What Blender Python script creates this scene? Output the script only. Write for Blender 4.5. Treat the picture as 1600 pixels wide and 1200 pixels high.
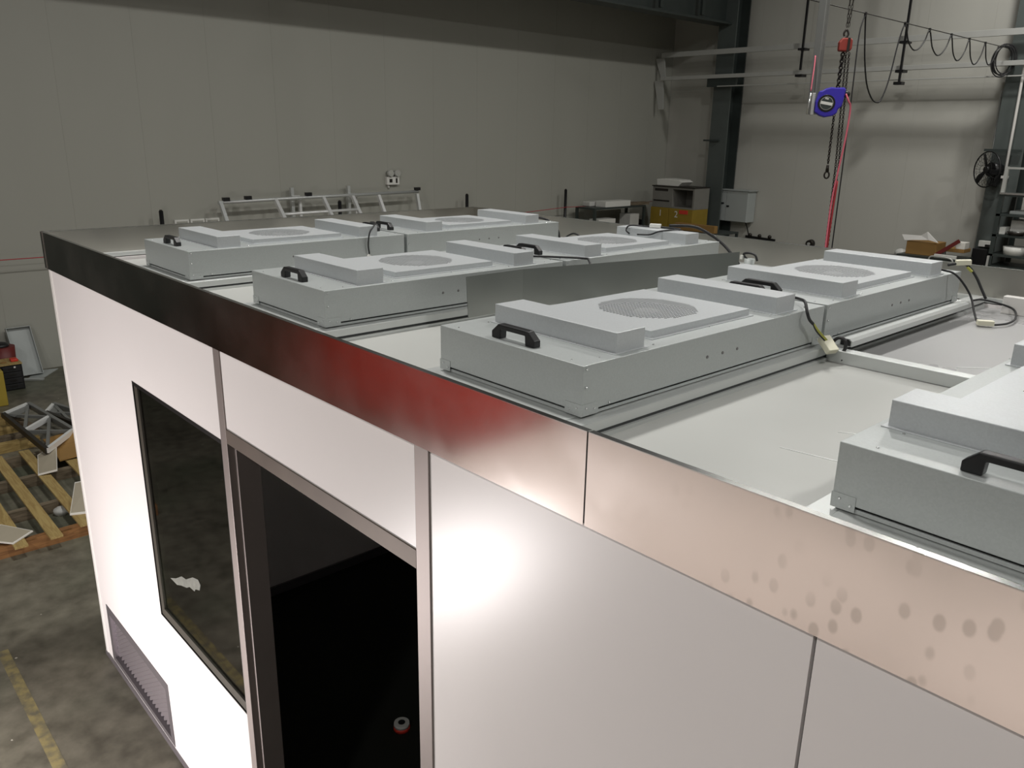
import bpy, bmesh, math, random
from mathutils import Vector, Matrix
random.seed(4)
scene = bpy.context.scene
for o in list(bpy.data.objects):
    bpy.data.objects.remove(o, do_unlink=True)
COL = scene.collection

# ------------------------------------------------------------------ camera
cam_d = bpy.data.cameras.new('camera')
cam_d.sensor_fit = 'HORIZONTAL'
cam_d.sensor_width = 36.0
cam_d.lens = 1261.069 * 36 / 1600
cam_d.clip_end = 200
cam = bpy.data.objects.new('camera', cam_d)
COL.objects.link(cam)
CF = Vector((-0.70396783, 0.64649139, -0.29407172))
CR = Vector((0.67247492, 0.73992798, 0.01685426))
CU = Vector((-0.22848803, 0.185891, 0.95563474))
cam.matrix_world = Matrix(((CR.x, CU.x, -CF.x, 4.87203679), (CR.y, CU.y, -CF.y, -1.07100216),
                           (CR.z, CU.z, -CF.z, 3.13699009), (0, 0, 0, 1)))
scene.camera = cam

# ------------------------------------------------------------------ world, exposure
world = bpy.data.worlds.new('world')
scene.world = world
world.use_nodes = True
world.node_tree.nodes['Background'].inputs[0].default_value = (0.8, 0.85, 0.9, 1)
world.node_tree.nodes['Background'].inputs[1].default_value = 0.02
scene.view_settings.view_transform = 'Standard'
scene.view_settings.look = 'None'
scene.view_settings.gamma = 1.0
scene.view_settings.use_curve_mapping = False
scene.view_settings.exposure = 0.0

# lamps: (x, y, z, watts); each is built as a hanging high bay lamp further down
HIGH_BAYS = [(1.0, 12.0, 7.9, 170), (1.0, 6.5, 7.9, 170), (1.0, 1.2, 7.9, 215), (2.0, -5.5, 7.9, 165),
             (7.5, 9.0, 7.9, 190), (7.5, 3.5, 7.9, 200), (6.5, -5.5, 7.9, 165)]
HIGH_BAY_COLOR = (1.0, 0.98, 0.94)
WORK_LAMP = (1.2, -2.0, 0.42, 78)      # flood lamp on a tripod in front of the booth
WORK_COLOR = (1.0, 0.93, 0.92)

# ------------------------------------------------------------------ helpers
def new_obj(name, me, parent=None, loc=(0, 0, 0)):
    o = bpy.data.objects.new(name, me)
    COL.objects.link(o)
    o.location = loc
    if parent is not None:
        o.parent = parent
    return o

def tag(o, label=None, cat=None, group=None, kind=None):
    if label: o['label'] = label
    if cat: o['category'] = cat
    if group: o['group'] = group
    if kind: o['kind'] = kind
    return o

def thing(name, label, cat, loc=(0, 0, 0), group=None):
    o = new_obj(name, None, None, loc)
    o.empty_display_size = 0.05
    return tag(o, label, cat, group)

def origin(o):
    v = Vector((0, 0, 0))
    while o is not None:
        v += o.location
        o = o.parent
    return v

class MB:
    """collects faces in world coordinates"""
    def __init__(s):
        s.v = []; s.f = []; s.sm = []
    def add(s, vs, fs, smooth=False):
        n = len(s.v)
        s.v += [tuple(v) for v in vs]
        s.f += [tuple(i + n for i in f) for f in fs]
        s.sm += [smooth] * len(fs)
        return s
    def box(s, x0, x1, y0, y1, z0, z1):
        vs = [(x0, y0, z0), (x1, y0, z0), (x1, y1, z0), (x0, y1, z0), (x0, y0, z1), (x1, y0, z1), (x1, y1, z1), (x0, y1, z1)]
        return s.add(vs, [(0, 3, 2, 1), (4, 5, 6, 7), (0, 1, 5, 4), (1, 2, 6, 5), (2, 3, 7, 6), (3, 0, 4, 7)])
    def hexa(s, b, t):
        """b, t: four bottom and four top corners, counter-clockwise from above"""
        return s.add(list(b) + list(t), [(0, 3, 2, 1), (4, 5, 6, 7), (0, 1, 5, 4), (1, 2, 6, 5), (2, 3, 7, 6), (3, 0, 4, 7)])
    def slab(s, quad, thick, up=(0, 0, 1)):
        u = Vector(up).normalized() * thick
        q = [Vector(p) for p in quad]
        return s.prism(q, u)
    def prism(s, poly, ext):
        e = Vector(ext); n = len(poly)
        p = [Vector(q) for q in poly]
        vs = p + [q + e for q in p]
        fs = [tuple(reversed(range(n))), tuple(range(n, 2 * n))]
        fs += [(i, (i + 1) % n, n + (i + 1) % n, n + i) for i in range(n)]
        return s.add(vs, fs)
    def bar(s, a, b, w, h, up=(0, 0, 1)):
        """square bar from a to b; w across, h along up"""
        a, b = Vector(a), Vector(b)
        d = (b - a).normalized(); u = Vector(up)
        if abs(d.dot(u)) > 0.98: u = Vector((1, 0, 0))
        sd = d.cross(u).normalized(); u = sd.cross(d).normalized()
        ring = [sd * (-w / 2) + u * (-h / 2), sd * (w / 2) + u * (-h / 2), sd * (w / 2) + u * (h / 2), sd * (-w / 2) + u * (h / 2)]
        return s.add([a + r for r in ring] + [b + r for r in ring],
                     [(0, 3, 2, 1), (4, 5, 6, 7), (0, 1, 5, 4), (1, 2, 6, 5), (2, 3, 7, 6), (3, 0, 4, 7)])
    def cyl(s, a, b, r0, r1=None, n=16, caps=True):
        if r1 is None: r1 = r0
        a, b = Vector(a), Vector(b)
        d = (b - a).normalized()
        u = Vector((0, 0, 1)) if abs(d.z) < 0.9 else Vector((1, 0, 0))
        p = d.cross(u).normalized(); q = d.cross(p).normalized()
        vs = []
        for c, r in ((a, r0), (b, r1)):
            for i in range(n):
                t = 2 * math.pi * i / n
                vs.append(c + p * math.cos(t) * r + q * math.sin(t) * r)
        k = len(s.v)
        s.add(vs, [(i, i + n, (i + 1) % n + n, (i + 1) % n) for i in range(n)], True)
        if caps:
            s.f += [tuple(k + i for i in range(n)), tuple(k + n + i for i in reversed(range(n)))]
            s.sm += [False, False]
        return s
    def tube(s, pts, r, n=8, closed=False):
        P = [Vector(p) for p in pts]; m = len(P)
        rings = []; prev = None
        for i in range(m):
            if closed: d = P[(i + 1) % m] - P[i - 1]
            else: d = P[min(i + 1, m - 1)] - P[max(i - 1, 0)]
            d.normalize()
            if prev is None:
                u = Vector((0, 0, 1)) if abs(d.z) < 0.9 else Vector((1, 0, 0))
                a = d.cross(u).normalized()
            else:
                a = (prev - d * prev.dot(d)).normalized()
            prev = a; b = d.cross(a)
            rings.append([P[i] + a * math.cos(2 * math.pi * k / n) * r + b * math.sin(2 * math.pi * k / n) * r for k in range(n)])
        vs = [v for R in rings for v in R]; fs = []
        for i in range(m if closed else m - 1):
            j = (i + 1) % m
            for k in range(n):
                fs.append((i * n + k, i * n + (k + 1) % n, j * n + (k + 1) % n, j * n + k))
        k0 = len(s.v)
        s.add(vs, fs, True)
        if not closed:
            s.f += [tuple(k0 + k for k in reversed(range(n))), tuple(k0 + (m - 1) * n + k for k in range(n))]
            s.sm += [False, False]
        return s
    def sphere(s, c, r, n=12, m=8, sc=(1, 1, 1)):
        c = Vector(c); vs = []; fs = []
        for i in range(m + 1):
            th = math.pi * i / m
            for k in range(n):
                ph = 2 * math.pi * k / n
                vs.append(c + Vector((math.sin(th) * math.cos(ph) * r * sc[0], math.sin(th) * math.sin(ph) * r * sc[1], math.cos(th) * r * sc[2])))
        for i in range(m):
            for k in range(n):
                fs.append((i * n + k, (i + 1) * n + k, (i + 1) * n + (k + 1) % n, i * n + (k + 1) % n))
        return s.add(vs, fs, True)
    def build(s, name, m, parent=None, loc=None, bevel=0, kind=None, label=None):
        if parent is not None:
            off = origin(parent); l = (0, 0, 0)
        elif loc is not None:
            off = Vector(loc); l = loc
        else:
            xs = [v[0] for v in s.v]; ys = [v[1] for v in s.v]; zs = [v[2] for v in s.v]
            l = ((min(xs) + max(xs)) / 2, (min(ys) + max(ys)) / 2, min(zs)); off = Vector(l)
        me = bpy.data.meshes.new(name)
        me.from_pydata([(v[0] - off.x, v[1] - off.y, v[2] - off.z) for v in s.v], [], s.f)
        me.polygons.foreach_set('use_smooth', s.sm)
        me.materials.append(m)
        me.validate(); me.update()
        bm = bmesh.new(); bm.from_mesh(me)
        bmesh.ops.remove_doubles(bm, verts=bm.verts, dist=1e-6)
        bmesh.ops.recalc_face_normals(bm, faces=bm.faces)
        bm.to_mesh(me); bm.free()
        o = new_obj(name, me, parent, l)
        if bevel:
            b = o.modifiers.new('bevel', 'BEVEL')
            b.width = bevel; b.segments = 2; b.limit_method = 'ANGLE'; b.angle_limit = 0.7
        if kind: o['kind'] = kind
        if label: o['label'] = label
        return o

def spline(pts, k=6):
    P = [Vector(p) for p in pts]
    Q = [P[0] * 2 - P[1]] + P + [P[-1] * 2 - P[-2]]
    out = []
    for i in range(1, len(Q) - 2):
        a, b, c, d = Q[i - 1], Q[i], Q[i + 1], Q[i + 2]
        for j in range(k):
            t = j / k
            out.append(0.5 * ((2 * b) + (c - a) * t + (2 * a - 5 * b + 4 * c - d) * t * t + (3 * b - a - 3 * c + d) * t ** 3))
    out.append(P[-1])
    return out

# ------------------------------------------------------------------ materials
def mat(name, col, rough=0.5, metal=0.0, var=0.0, scale=8.0, bump=0.0, bscale=60.0, rvar=0.0, stretch=(1, 1, 1), spec=0.5, coat=0.0):
    m = bpy.data.materials.new(name); m.use_nodes = True
    nt = m.node_tree; N = nt.nodes; L = nt.links
    b = N['Principled BSDF']
    b.inputs['Base Color'].default_value = (*col, 1)
    b.inputs['Roughness'].default_value = rough
    b.inputs['Metallic'].default_value = metal
    b.inputs['Specular IOR Level'].default_value = spec
    b.inputs['Coat Weight'].default_value = coat
    tc = N.new('ShaderNodeTexCoord'); mp = N.new('ShaderNodeMapping')
    mp.inputs['Scale'].default_value = stretch
    L.new(tc.outputs['Object'], mp.inputs['Vector'])
    nz = N.new('ShaderNodeTexNoise'); nz.inputs['Scale'].default_value = scale
    nz.inputs['Detail'].default_value = 6
    L.new(mp.outputs[0], nz.inputs['Vector'])
    if var:
        r = N.new('ShaderNodeMapRange')
        r.inputs['From Min'].default_value = 0.15; r.inputs['From Max'].default_value = 0.85
        r.inputs['To Min'].default_value = 1 - var; r.inputs['To Max'].default_value = 1 + var
        L.new(nz.outputs['Fac'], r.inputs['Value'])
        mx = N.new('ShaderNodeMix'); mx.data_type = 'RGBA'; mx.blend_type = 'MULTIPLY'
        mx.inputs['Factor'].default_value = 1
        mx.inputs['A'].default_value = (*col, 1)
        L.new(r.outputs[0], mx.inputs['B'])
        L.new(mx.outputs['Result'], b.inputs['Base Color'])
    if rvar:
        r = N.new('ShaderNodeMapRange')
        r.inputs['From Min'].default_value = 0.15; r.inputs['From Max'].default_value = 0.85
        r.inputs['To Min'].default_value = max(0.02, rough - rvar); r.inputs['To Max'].default_value = rough + rvar
        L.new(nz.outputs['Fac'], r.inputs['Value'])
        L.new(r.outputs[0], b.inputs['Roughness'])
    if bump:
        n2 = N.new('ShaderNodeTexNoise'); n2.inputs['Scale'].default_value = bscale
        L.new(mp.outputs[0], n2.inputs['Vector'])
        bp = N.new('ShaderNodeBump'); bp.inputs['Strength'].default_value = bump; bp.inputs['Distance'].default_value = 0.003
        L.new(n2.outputs['Fac'], bp.inputs['Height'])
        L.new(bp.outputs[0], b.inputs['Normal'])
    return m

def emit(name, col, s):
    m = bpy.data.materials.new(name); m.use_nodes = True
    b = m.node_tree.nodes['Principled BSDF']
    b.inputs['Base Color'].default_value = (*col, 1)
    b.inputs['Emission Color'].default_value = (*col, 1)
    b.inputs['Emission Strength'].default_value = s
    return m

def floor_mat():
    m = mat('concrete', (0.16, 0.15, 0.115), 0.5, 0, 0.0, rvar=0.0)
    nt = m.node_tree; N = nt.nodes; L = nt.links; b = N['Principled BSDF']
    tc = N.new('ShaderNodeTexCoord')
    n1 = N.new('ShaderNodeTexNoise'); n1.inputs['Scale'].default_value = 1.6; n1.inputs['Detail'].default_value = 8
    n2 = N.new('ShaderNodeTexNoise'); n2.inputs['Scale'].default_value = 9; n2.inputs['Detail'].default_value = 8
    n3 = N.new('ShaderNodeTexNoise'); n3.inputs['Scale'].default_value = 0.7
    for n in (n1, n2, n3): L.new(tc.outputs['Object'], n.inputs['Vector'])
    cr = N.new('ShaderNodeValToRGB')
    e = cr.color_ramp.elements
    e[0].position = 0.32; e[0].color = (0.075, 0.068, 0.05, 1)
    e[1].position = 0.68; e[1].color = (0.21, 0.195, 0.15, 1)
    ad = N.new('ShaderNodeMath'); ad.operation = 'MULTIPLY_ADD'; ad.inputs[1].default_value = 0.55
    L.new(n2.outputs['Fac'], ad.inputs[0])
    sc = N.new('ShaderNodeMath'); sc.operation = 'MULTIPLY'; sc.inputs[1].default_value = 0.45
    L.new(n1.outputs['Fac'], sc.inputs[0]); L.new(sc.outputs[0], ad.inputs[2])
    L.new(ad.outputs[0], cr.inputs['Fac'])
    gm = N.new('ShaderNodeMix'); gm.data_type = 'RGBA'
    gr = N.new('ShaderNodeMapRange'); gr.inputs['From Min'].default_value = 0.5; gr.inputs['From Max'].default_value = 0.72
    gr.inputs['To Max'].default_value = 0.55
    L.new(n3.outputs['Fac'], gr.inputs['Value']); L.new(gr.outputs[0], gm.inputs['Factor'])
    L.new(cr.outputs[0], gm.inputs['A']); gm.inputs['B'].default_value = (0.075, 0.10, 0.06, 1)
    # pale specks of spilt plaster
    vo = N.new('ShaderNodeTexVoronoi'); vo.inputs['Scale'].default_value = 7
    L.new(tc.outputs['Object'], vo.inputs['Vector'])
    lt = N.new('ShaderNodeMath'); lt.operation = 'LESS_THAN'; lt.inputs[1].default_value = 0.055
    L.new(vo.outputs['Distance'], lt.inputs[0])
    n4 = N.new('ShaderNodeTexNoise'); n4.inputs['Scale'].default_value = 3.1
    L.new(tc.outputs['Object'], n4.inputs['Vector'])
    g2 = N.new('ShaderNodeMath'); g2.operation = 'GREATER_THAN'; g2.inputs[1].default_value = 0.56
    L.new(n4.outputs['Fac'], g2.inputs[0])
    mu = N.new('ShaderNodeMath'); mu.operation = 'MULTIPLY'
    L.new(lt.outputs[0], mu.inputs[0]); L.new(g2.outputs[0], mu.inputs[1])
    sp = N.new('ShaderNodeMix'); sp.data_type = 'RGBA'; sp.inputs['B'].default_value = (0.42, 0.4, 0.34, 1)
    L.new(mu.outputs[0], sp.inputs['Factor']); L.new(gm.outputs['Result'], sp.inputs['A'])
    L.new(sp.outputs['Result'], b.inputs['Base Color'])
    return m

def worn_paint_mat():
    m = mat('worn_yellow_paint', (0.3, 0.25, 0.12), 0.55)
    nt = m.node_tree; N = nt.nodes; L = nt.links; b = N['Principled BSDF']
    tc = N.new('ShaderNodeTexCoord')
    n1 = N.new('ShaderNodeTexNoise'); n1.inputs['Scale'].default_value = 14; n1.inputs['Detail'].default_value = 8
    L.new(tc.outputs['Object'], n1.inputs['Vector'])
    cr = N.new('ShaderNodeValToRGB'); e = cr.color_ramp.elements
    e[0].position = 0.38; e[0].color = (0.13, 0.118, 0.082, 1)
    e[1].position = 0.62; e[1].color = (0.27, 0.225, 0.10, 1)
    L.new(n1.outputs['Fac'], cr.inputs['Fac']); L.new(cr.outputs[0], b.inputs['Base Color'])
    return m

def steel_mat(name, col, rough, stain=0.35, marks=True):
    """stainless sheet with cloudy wiping marks and finger marks"""
    m = mat(name, col, rough, 1.0)
    nt = m.node_tree; N = nt.nodes; L = nt.links; b = N['Principled BSDF']
    tc = N.new('ShaderNodeTexCoord')
    n1 = N.new('ShaderNodeTexNoise'); n1.inputs['Scale'].default_value = 3.0; n1.inputs['Detail'].default_value = 5
    L.new(tc.outputs['Object'], n1.inputs['Vector'])
    r = N.new('ShaderNodeMapRange'); r.inputs['From Min'].default_value = 0.35; r.inputs['From Max'].default_value = 0.7
    r.inputs['To Min'].default_value = rough * 0.85; r.inputs['To Max'].default_value = rough * 1.35
    L.new(n1.outputs['Fac'], r.inputs['Value']); L.new(r.outputs[0], b.inputs['Roughness'])
    vo = N.new('ShaderNodeTexVoronoi'); vo.inputs['Scale'].default_value = 24
    mp = N.new('ShaderNodeMapping'); mp.inputs['Scale'].default_value = (1.4, 1.4, 0.9)
    L.new(tc.outputs['Object'], mp.inputs[0]); L.new(mp.outputs[0], vo.inputs['Vector'])
    s1 = N.new('ShaderNodeMapRange'); s1.inputs['From Min'].default_value = 0.22; s1.inputs['From Max'].default_value = 0.34
    s1.inputs['To Min'].default_value = 1; s1.inputs['To Max'].default_value = 0
    L.new(vo.outputs['Distance'], s1.inputs['Value'])
    n2 = N.new('ShaderNodeTexNoise'); n2.inputs['Scale'].default_value = 2.4; n2.inputs['Detail'].default_value = 3
    L.new(tc.outputs['Object'], n2.inputs['Vector'])
    s2 = N.new('ShaderNodeMapRange'); s2.inputs['From Min'].default_value = 0.46; s2.inputs['From Max'].default_value = 0.54
    L.new(n2.outputs['Fac'], s2.inputs['Value'])
    mu = N.new('ShaderNodeMath'); mu.operation = 'MULTIPLY'
    L.new(s1.outputs[0], mu.inputs[0]); L.new(s2.outputs[0], mu.inputs[1])
    sx = N.new('ShaderNodeSeparateXYZ'); L.new(tc.outputs['Object'], sx.inputs[0])
    gx = N.new('ShaderNodeMapRange'); gx.inputs['From Min'].default_value = 0.45; gx.inputs['From Max'].default_value = 0.7
    L.new(sx.outputs['X'], gx.inputs['Value'])            # the handled stretch of the band
    mg = N.new('ShaderNodeMath'); mg.operation = 'MULTIPLY'
    L.new(mu.outputs[0], mg.inputs[0]); L.new(gx.outputs[0], mg.inputs[1])
    m2 = N.new('ShaderNodeMath'); m2.operation = 'MULTIPLY'; m2.inputs[1].default_value = stain if marks else 0
    L.new(mg.outputs[0], m2.inputs[0])
    mx = N.new('ShaderNodeMix'); mx.data_type = 'RGBA'
    mx.inputs['A'].default_value = (*col, 1); mx.inputs['B'].default_value = (col[0] * .45, col[1] * .44, col[2] * .42, 1)
    L.new(m2.outputs[0], mx.inputs['Factor']); L.new(mx.outputs['Result'], b.inputs['Base Color'])
    return m

def spangle_mat(name, col, rough, metal):
    """aluminium-zinc coated sheet with a fine spangle"""
    m = mat(name, col, rough, metal)
    nt = m.node_tree; N = nt.nodes; L = nt.links; b = N['Principled BSDF']
    tc = N.new('ShaderNodeTexCoord')
    vo = N.new('ShaderNodeTexVoronoi'); vo.inputs['Scale'].default_value = 260
    L.new(tc.outputs['Object'], vo.inputs['Vector'])
    bw = N.new('ShaderNodeSeparateColor'); L.new(vo.outputs['Color'], bw.inputs[0])
    r = N.new('ShaderNodeMapRange'); r.inputs['To Min'].default_value = 0.97; r.inputs['To Max'].default_value = 1.03
    L.new(bw.outputs[0], r.inputs['Value'])
    mx = N.new('ShaderNodeMix'); mx.data_type = 'RGBA'; mx.blend_type = 'MULTIPLY'; mx.inputs['Factor'].default_value = 1
    mx.inputs['A'].default_value = (*col, 1); L.new(r.outputs[0], mx.inputs['B'])
    L.new(mx.outputs['Result'], b.inputs['Base Color'])
    return m

def wood_mat(name, c0, c1, stretch=(2, 22, 22)):
    m = mat(name, c0, 0.65)
    nt = m.node_tree; N = nt.nodes; L = nt.links; b = N['Principled BSDF']
    tc = N.new('ShaderNodeTexCoord'); mp = N.new('ShaderNodeMapping'); mp.inputs['Scale'].default_value = stretch
    L.new(tc.outputs['Object'], mp.inputs[0])
    n = N.new('ShaderNodeTexNoise'); n.inputs['Scale'].default_value = 2; n.inputs['Detail'].default_value = 6; n.inputs['Distortion'].default_value = 1.2
    L.new(mp.outputs[0], n.inputs['Vector'])
    cr = N.new('ShaderNodeValToRGB'); e = cr.color_ramp.elements
    e[0].position = 0.35; e[0].color = (*c1, 1); e[1].position = 0.6; e[1].color = (*c0, 1)
    L.new(n.outputs['Fac'], cr.inputs[0]); L.new(cr.outputs[0], b.inputs['Base Color'])
    return m

def glass_mat():
    m = bpy.data.materials.new('window_glass'); m.use_nodes = True
    nt = m.node_tree; N = nt.nodes; L = nt.links
    N.remove(N['Principled BSDF'])
    tr = N.new('ShaderNodeBsdfTransparent'); tr.inputs[0].default_value = (0.72, 0.78, 0.70, 1)
    gl = N.new('ShaderNodeBsdfGlossy'); gl.inputs['Roughness'].default_value = 0.02
    fr = N.new('ShaderNodeFresnel'); fr.inputs['IOR'].default_value = 2.6
    mx = N.new('ShaderNodeMixShader')
    L.new(fr.outputs[0], mx.inputs[0]); L.new(tr.outputs[0], mx.inputs[1]); L.new(gl.outputs[0], mx.inputs[2])
    L.new(mx.outputs[0], N['Material Output'].inputs[0])
    return m

M = {}
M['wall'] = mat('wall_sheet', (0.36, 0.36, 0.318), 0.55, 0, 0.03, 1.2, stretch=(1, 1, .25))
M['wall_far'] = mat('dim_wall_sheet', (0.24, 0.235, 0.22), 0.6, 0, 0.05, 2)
M['wall_dim'] = mat('ceiling_sheet', (0.09, 0.095, 0.095), 0.6, 0, 0.1, 2)
M['dark_steel'] = mat('dark_painted_steel', (0.035, 0.045, 0.042), 0.45, 0, 0.15, 4)
M['column_side'] = mat('grey_green_steel', (0.085, 0.10, 0.095), 0.5, 0, 0.12, 4)
M['concrete'] = floor_mat()
M['yellow_line'] = worn_paint_mat()
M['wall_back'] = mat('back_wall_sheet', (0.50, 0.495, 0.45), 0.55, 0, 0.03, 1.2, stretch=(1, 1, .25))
M['white_panel'] = mat('white_panel', (0.80, 0.765, 0.755), 0.32, 0, 0.02, 2.5, spec=0.4)
M['white_post'] = mat('white_aluminium', (0.78, 0.76, 0.73), 0.4, 0.1)
M['interior'] = mat('interior_floor', (0.014, 0.015, 0.012), 0.55, spec=0.2)
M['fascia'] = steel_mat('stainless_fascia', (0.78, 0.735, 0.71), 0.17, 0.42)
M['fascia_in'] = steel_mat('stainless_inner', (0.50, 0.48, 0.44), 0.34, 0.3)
M['inner_trim'] = mat('grey_inner_frame', (0.06, 0.054, 0.043), 0.5, 0.2, 0.1, 6)
M['scrap'] = mat('cloudy_tape', (0.15, 0.155, 0.135), 0.6, 0, 0.25, 40)
M['trim'] = mat('stainless_trim', (0.27, 0.235, 0.222), 0.5, 0.45, 0.06, 5)
M['dull_trim'] = mat('brown_grey_frame', (0.125, 0.10, 0.082), 0.55, 0.3, 0.2, 6)
M['sheet'] = steel_mat('loose_sheet', (0.30, 0.31, 0.295), 0.33, 0.1)
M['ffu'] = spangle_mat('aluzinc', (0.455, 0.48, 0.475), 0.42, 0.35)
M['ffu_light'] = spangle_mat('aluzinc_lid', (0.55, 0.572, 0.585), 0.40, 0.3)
M['black'] = mat('black_plastic', (0.008, 0.008, 0.009), 0.4)
M['rubber'] = mat('black_rubber', (0.012, 0.012, 0.013), 0.55)
M['dark'] = mat('dark_cavity', (0.004, 0.0045, 0.005), 0.7, spec=0.1)
M['motor'] = mat('motor_grey', (0.12, 0.12, 0.125), 0.5, 0.4)
M['screw'] = mat('bright_screw', (0.75, 0.76, 0.76), 0.25, 1.0)
M['screw_dark'] = mat('dull_screw', (0.22, 0.21, 0.21), 0.5, 0.6)
M['alu'] = mat('anodised_aluminium', (0.62, 0.64, 0.63), 0.38, 0.5, 0.03, 4)
M['alu_bright'] = mat('bright_aluminium', (0.80, 0.81, 0.79), 0.25, 0.85, 0.04, 6)
M['rim'] = steel_mat('stainless_rim', (0.55, 0.55, 0.54), 0.22, 0.1)
M['alu_dim'] = mat('dull_aluminium', (0.22, 0.225, 0.215), 0.45, 0.4, 0.1, 5)
M['alu_lit'] = mat('lit_aluminium', (0.85, 0.86, 0.85), 0.3, 0.3, 0.03, 6)  # near-white, bright reflections on the aluminium put into its colour
M['channel'] = mat('pale_channel', (0.58, 0.60, 0.59), 0.3, 0.3)
M['roof'] = mat('grey_roof_panel', (0.46, 0.465, 0.445), 0.32, 0, 0.05, 1.7, rvar=0.06)
M['roof_dull'] = mat('grey_roof_film', (0.36, 0.36, 0.36), 0.30, 0.0, 0.06, 1.9, rvar=0.06)
M['groove'] = mat('dark_groove', (0.03, 0.033, 0.033), 0.6)
M['film'] = mat('crease_glint', (0.85, 0.86, 0.85), 0.3)
M['grille'] = mat('grey_grille', (0.17, 0.155, 0.165), 0.4, 0.5)
M['grille_bar'] = mat('dull_bar', (0.30, 0.27, 0.285), 0.35, 0.5)
M['glass'] = glass_mat()
M['connector'] = mat('cream_plastic', (0.75, 0.73, 0.58), 0.45)
M['wire_yellow'] = mat('yellow_green_wire', (0.42, 0.42, 0.08), 0.5)
M['white_plastic'] = mat('white_plastic', (0.72, 0.72, 0.68), 0.45)
M['cabinet'] = mat('cabinet_paint', (0.40, 0.43, 0.42), 0.45, 0, 0.03, 3)
M['crate'] = mat('grey_crate', (0.20, 0.195, 0.175), 0.6, 0, 0.08, 6)
M['red'] = mat('red_paint', (0.62, 0.045, 0.025), 0.45, 0, 0.1, 6)
M['hoist_red'] = mat('hoist_red_paint', (0.27, 0.032, 0.02), 0.5)
M['dark_red'] = mat('dark_red_plastic', (0.13, 0.012, 0.01), 0.5)
M['red_rope'] = mat('red_strap', (0.42, 0.04, 0.05), 0.6)
M['pink'] = mat('pink_cord', (0.75, 0.16, 0.22), 0.6)
M['blue'] = mat('blue_plastic', (0.045, 0.03, 0.42), 0.38, 0, 0.06, 5)
M['chain'] = mat('dark_chain', (0.045, 0.04, 0.035), 0.45, 0.7)
M['rail'] = mat('zinc_rail', (0.50, 0.505, 0.48), 0.4, 0.2, 0.06, 5)
M['wood'] = wood_mat('pine', (0.42, 0.31, 0.12), (0.30, 0.20, 0.07))
M['wood_y'] = wood_mat('pine_cross', (0.40, 0.29, 0.11), (0.27, 0.18, 0.06), (22, 2, 22))
M['wood_old'] = wood_mat('weathered_timber', (0.19, 0.15, 0.10), (0.11, 0.085, 0.055), (22, 2, 22))
M['wood_red'] = wood_mat('orange_timber', (0.30, 0.145, 0.05), (0.18, 0.08, 0.028), (22, 2, 22))
M['board'] = mat('beige_board', (0.40, 0.355, 0.27), 0.7, 0, 0.05, 5)
M['board_edge'] = mat('white_board_edge', (0.78, 0.76, 0.70), 0.7)
M['carton'] = mat('brown_carton', (0.30, 0.17, 0.05), 0.75, 0, 0.08, 6)
M['carton_y'] = mat('yellow_carton', (0.28, 0.19, 0.02), 0.7, 0, 0.1, 6)
M['yellow'] = mat('yellow_box', (0.34, 0.25, 0.03), 0.6, 0, 0.08, 5)
M['stone'] = mat('pale_lump', (0.55, 0.55, 0.52), 0.8, 0, 0.1, 9)
M['brown'] = mat('dark_brown_prop', (0.07, 0.03, 0.012), 0.7, 0, 0.2, 5)
M['dark_green'] = mat('dark_green_prop', (0.02, 0.026, 0.02), 0.6, 0, 0.15, 4)
M['pinkboard'] = mat('pink_prop', (0.92, 0.79, 0.72), 0.7)
M['paper'] = mat('white_paper', (0.72, 0.71, 0.68), 0.7)
M['lamp'] = emit('lamp_diffuser', (1, 0.98, 0.94), 6)

# ------------------------------------------------------------------ the setting
YB, XW, XR, YF, ZC = 14.76, -7.18, 14.0, -11.0, 9.4
MB().box(XW - .2, XR + .2, YF - .2, YB + .2, -0.2, 0).build('floor', M['concrete'], kind='structure')
fl = bpy.data.objects['floor']
MB().box(-0.45, 7.5, -0.505, -0.445, 0.0, 0.0004).build('painted_line', M['yellow_line'], fl)

def sheet_wall(name, axis, at, lo, hi, step, z1, out, wm):
    """a wall of vertical sandwich panels, each its own piece, over a dark backing"""
    b = MB()
    if axis == 'x': b.box(min(at + out * .003, at + out * .2), max(at + out * .003, at + out * .2), lo, hi, 0, z1)
    else: b.box(lo, hi, min(at + out * .003, at + out * .2), max(at + out * .003, at + out * .2), 0, z1)
    w = b.build(name, wm, kind='structure')
    p = lo
    while p < hi - .05:
        q = min(p + step, hi)
        m = MB()
        if axis == 'x': m.box(min(at, at + out * .003), max(at, at + out * .003), p + .0008, q - .0008, 0, z1)
        else: m.box(p + .0008, q - .0008, min(at, at + out * .003), max(at, at + out * .003), 0, z1)
        m.build('panel', wm, w)
        p = q
    return w
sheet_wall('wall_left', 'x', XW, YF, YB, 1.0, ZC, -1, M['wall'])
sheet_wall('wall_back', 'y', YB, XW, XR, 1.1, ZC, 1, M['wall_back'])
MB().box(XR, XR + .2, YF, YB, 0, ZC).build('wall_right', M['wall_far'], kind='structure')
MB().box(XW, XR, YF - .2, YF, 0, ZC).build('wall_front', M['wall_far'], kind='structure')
MB().box(XW - .2, XR + .2, YF - .2, YB + .2, ZC, ZC + .2).build('ceiling', M['wall_dim'], kind='structure')

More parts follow.
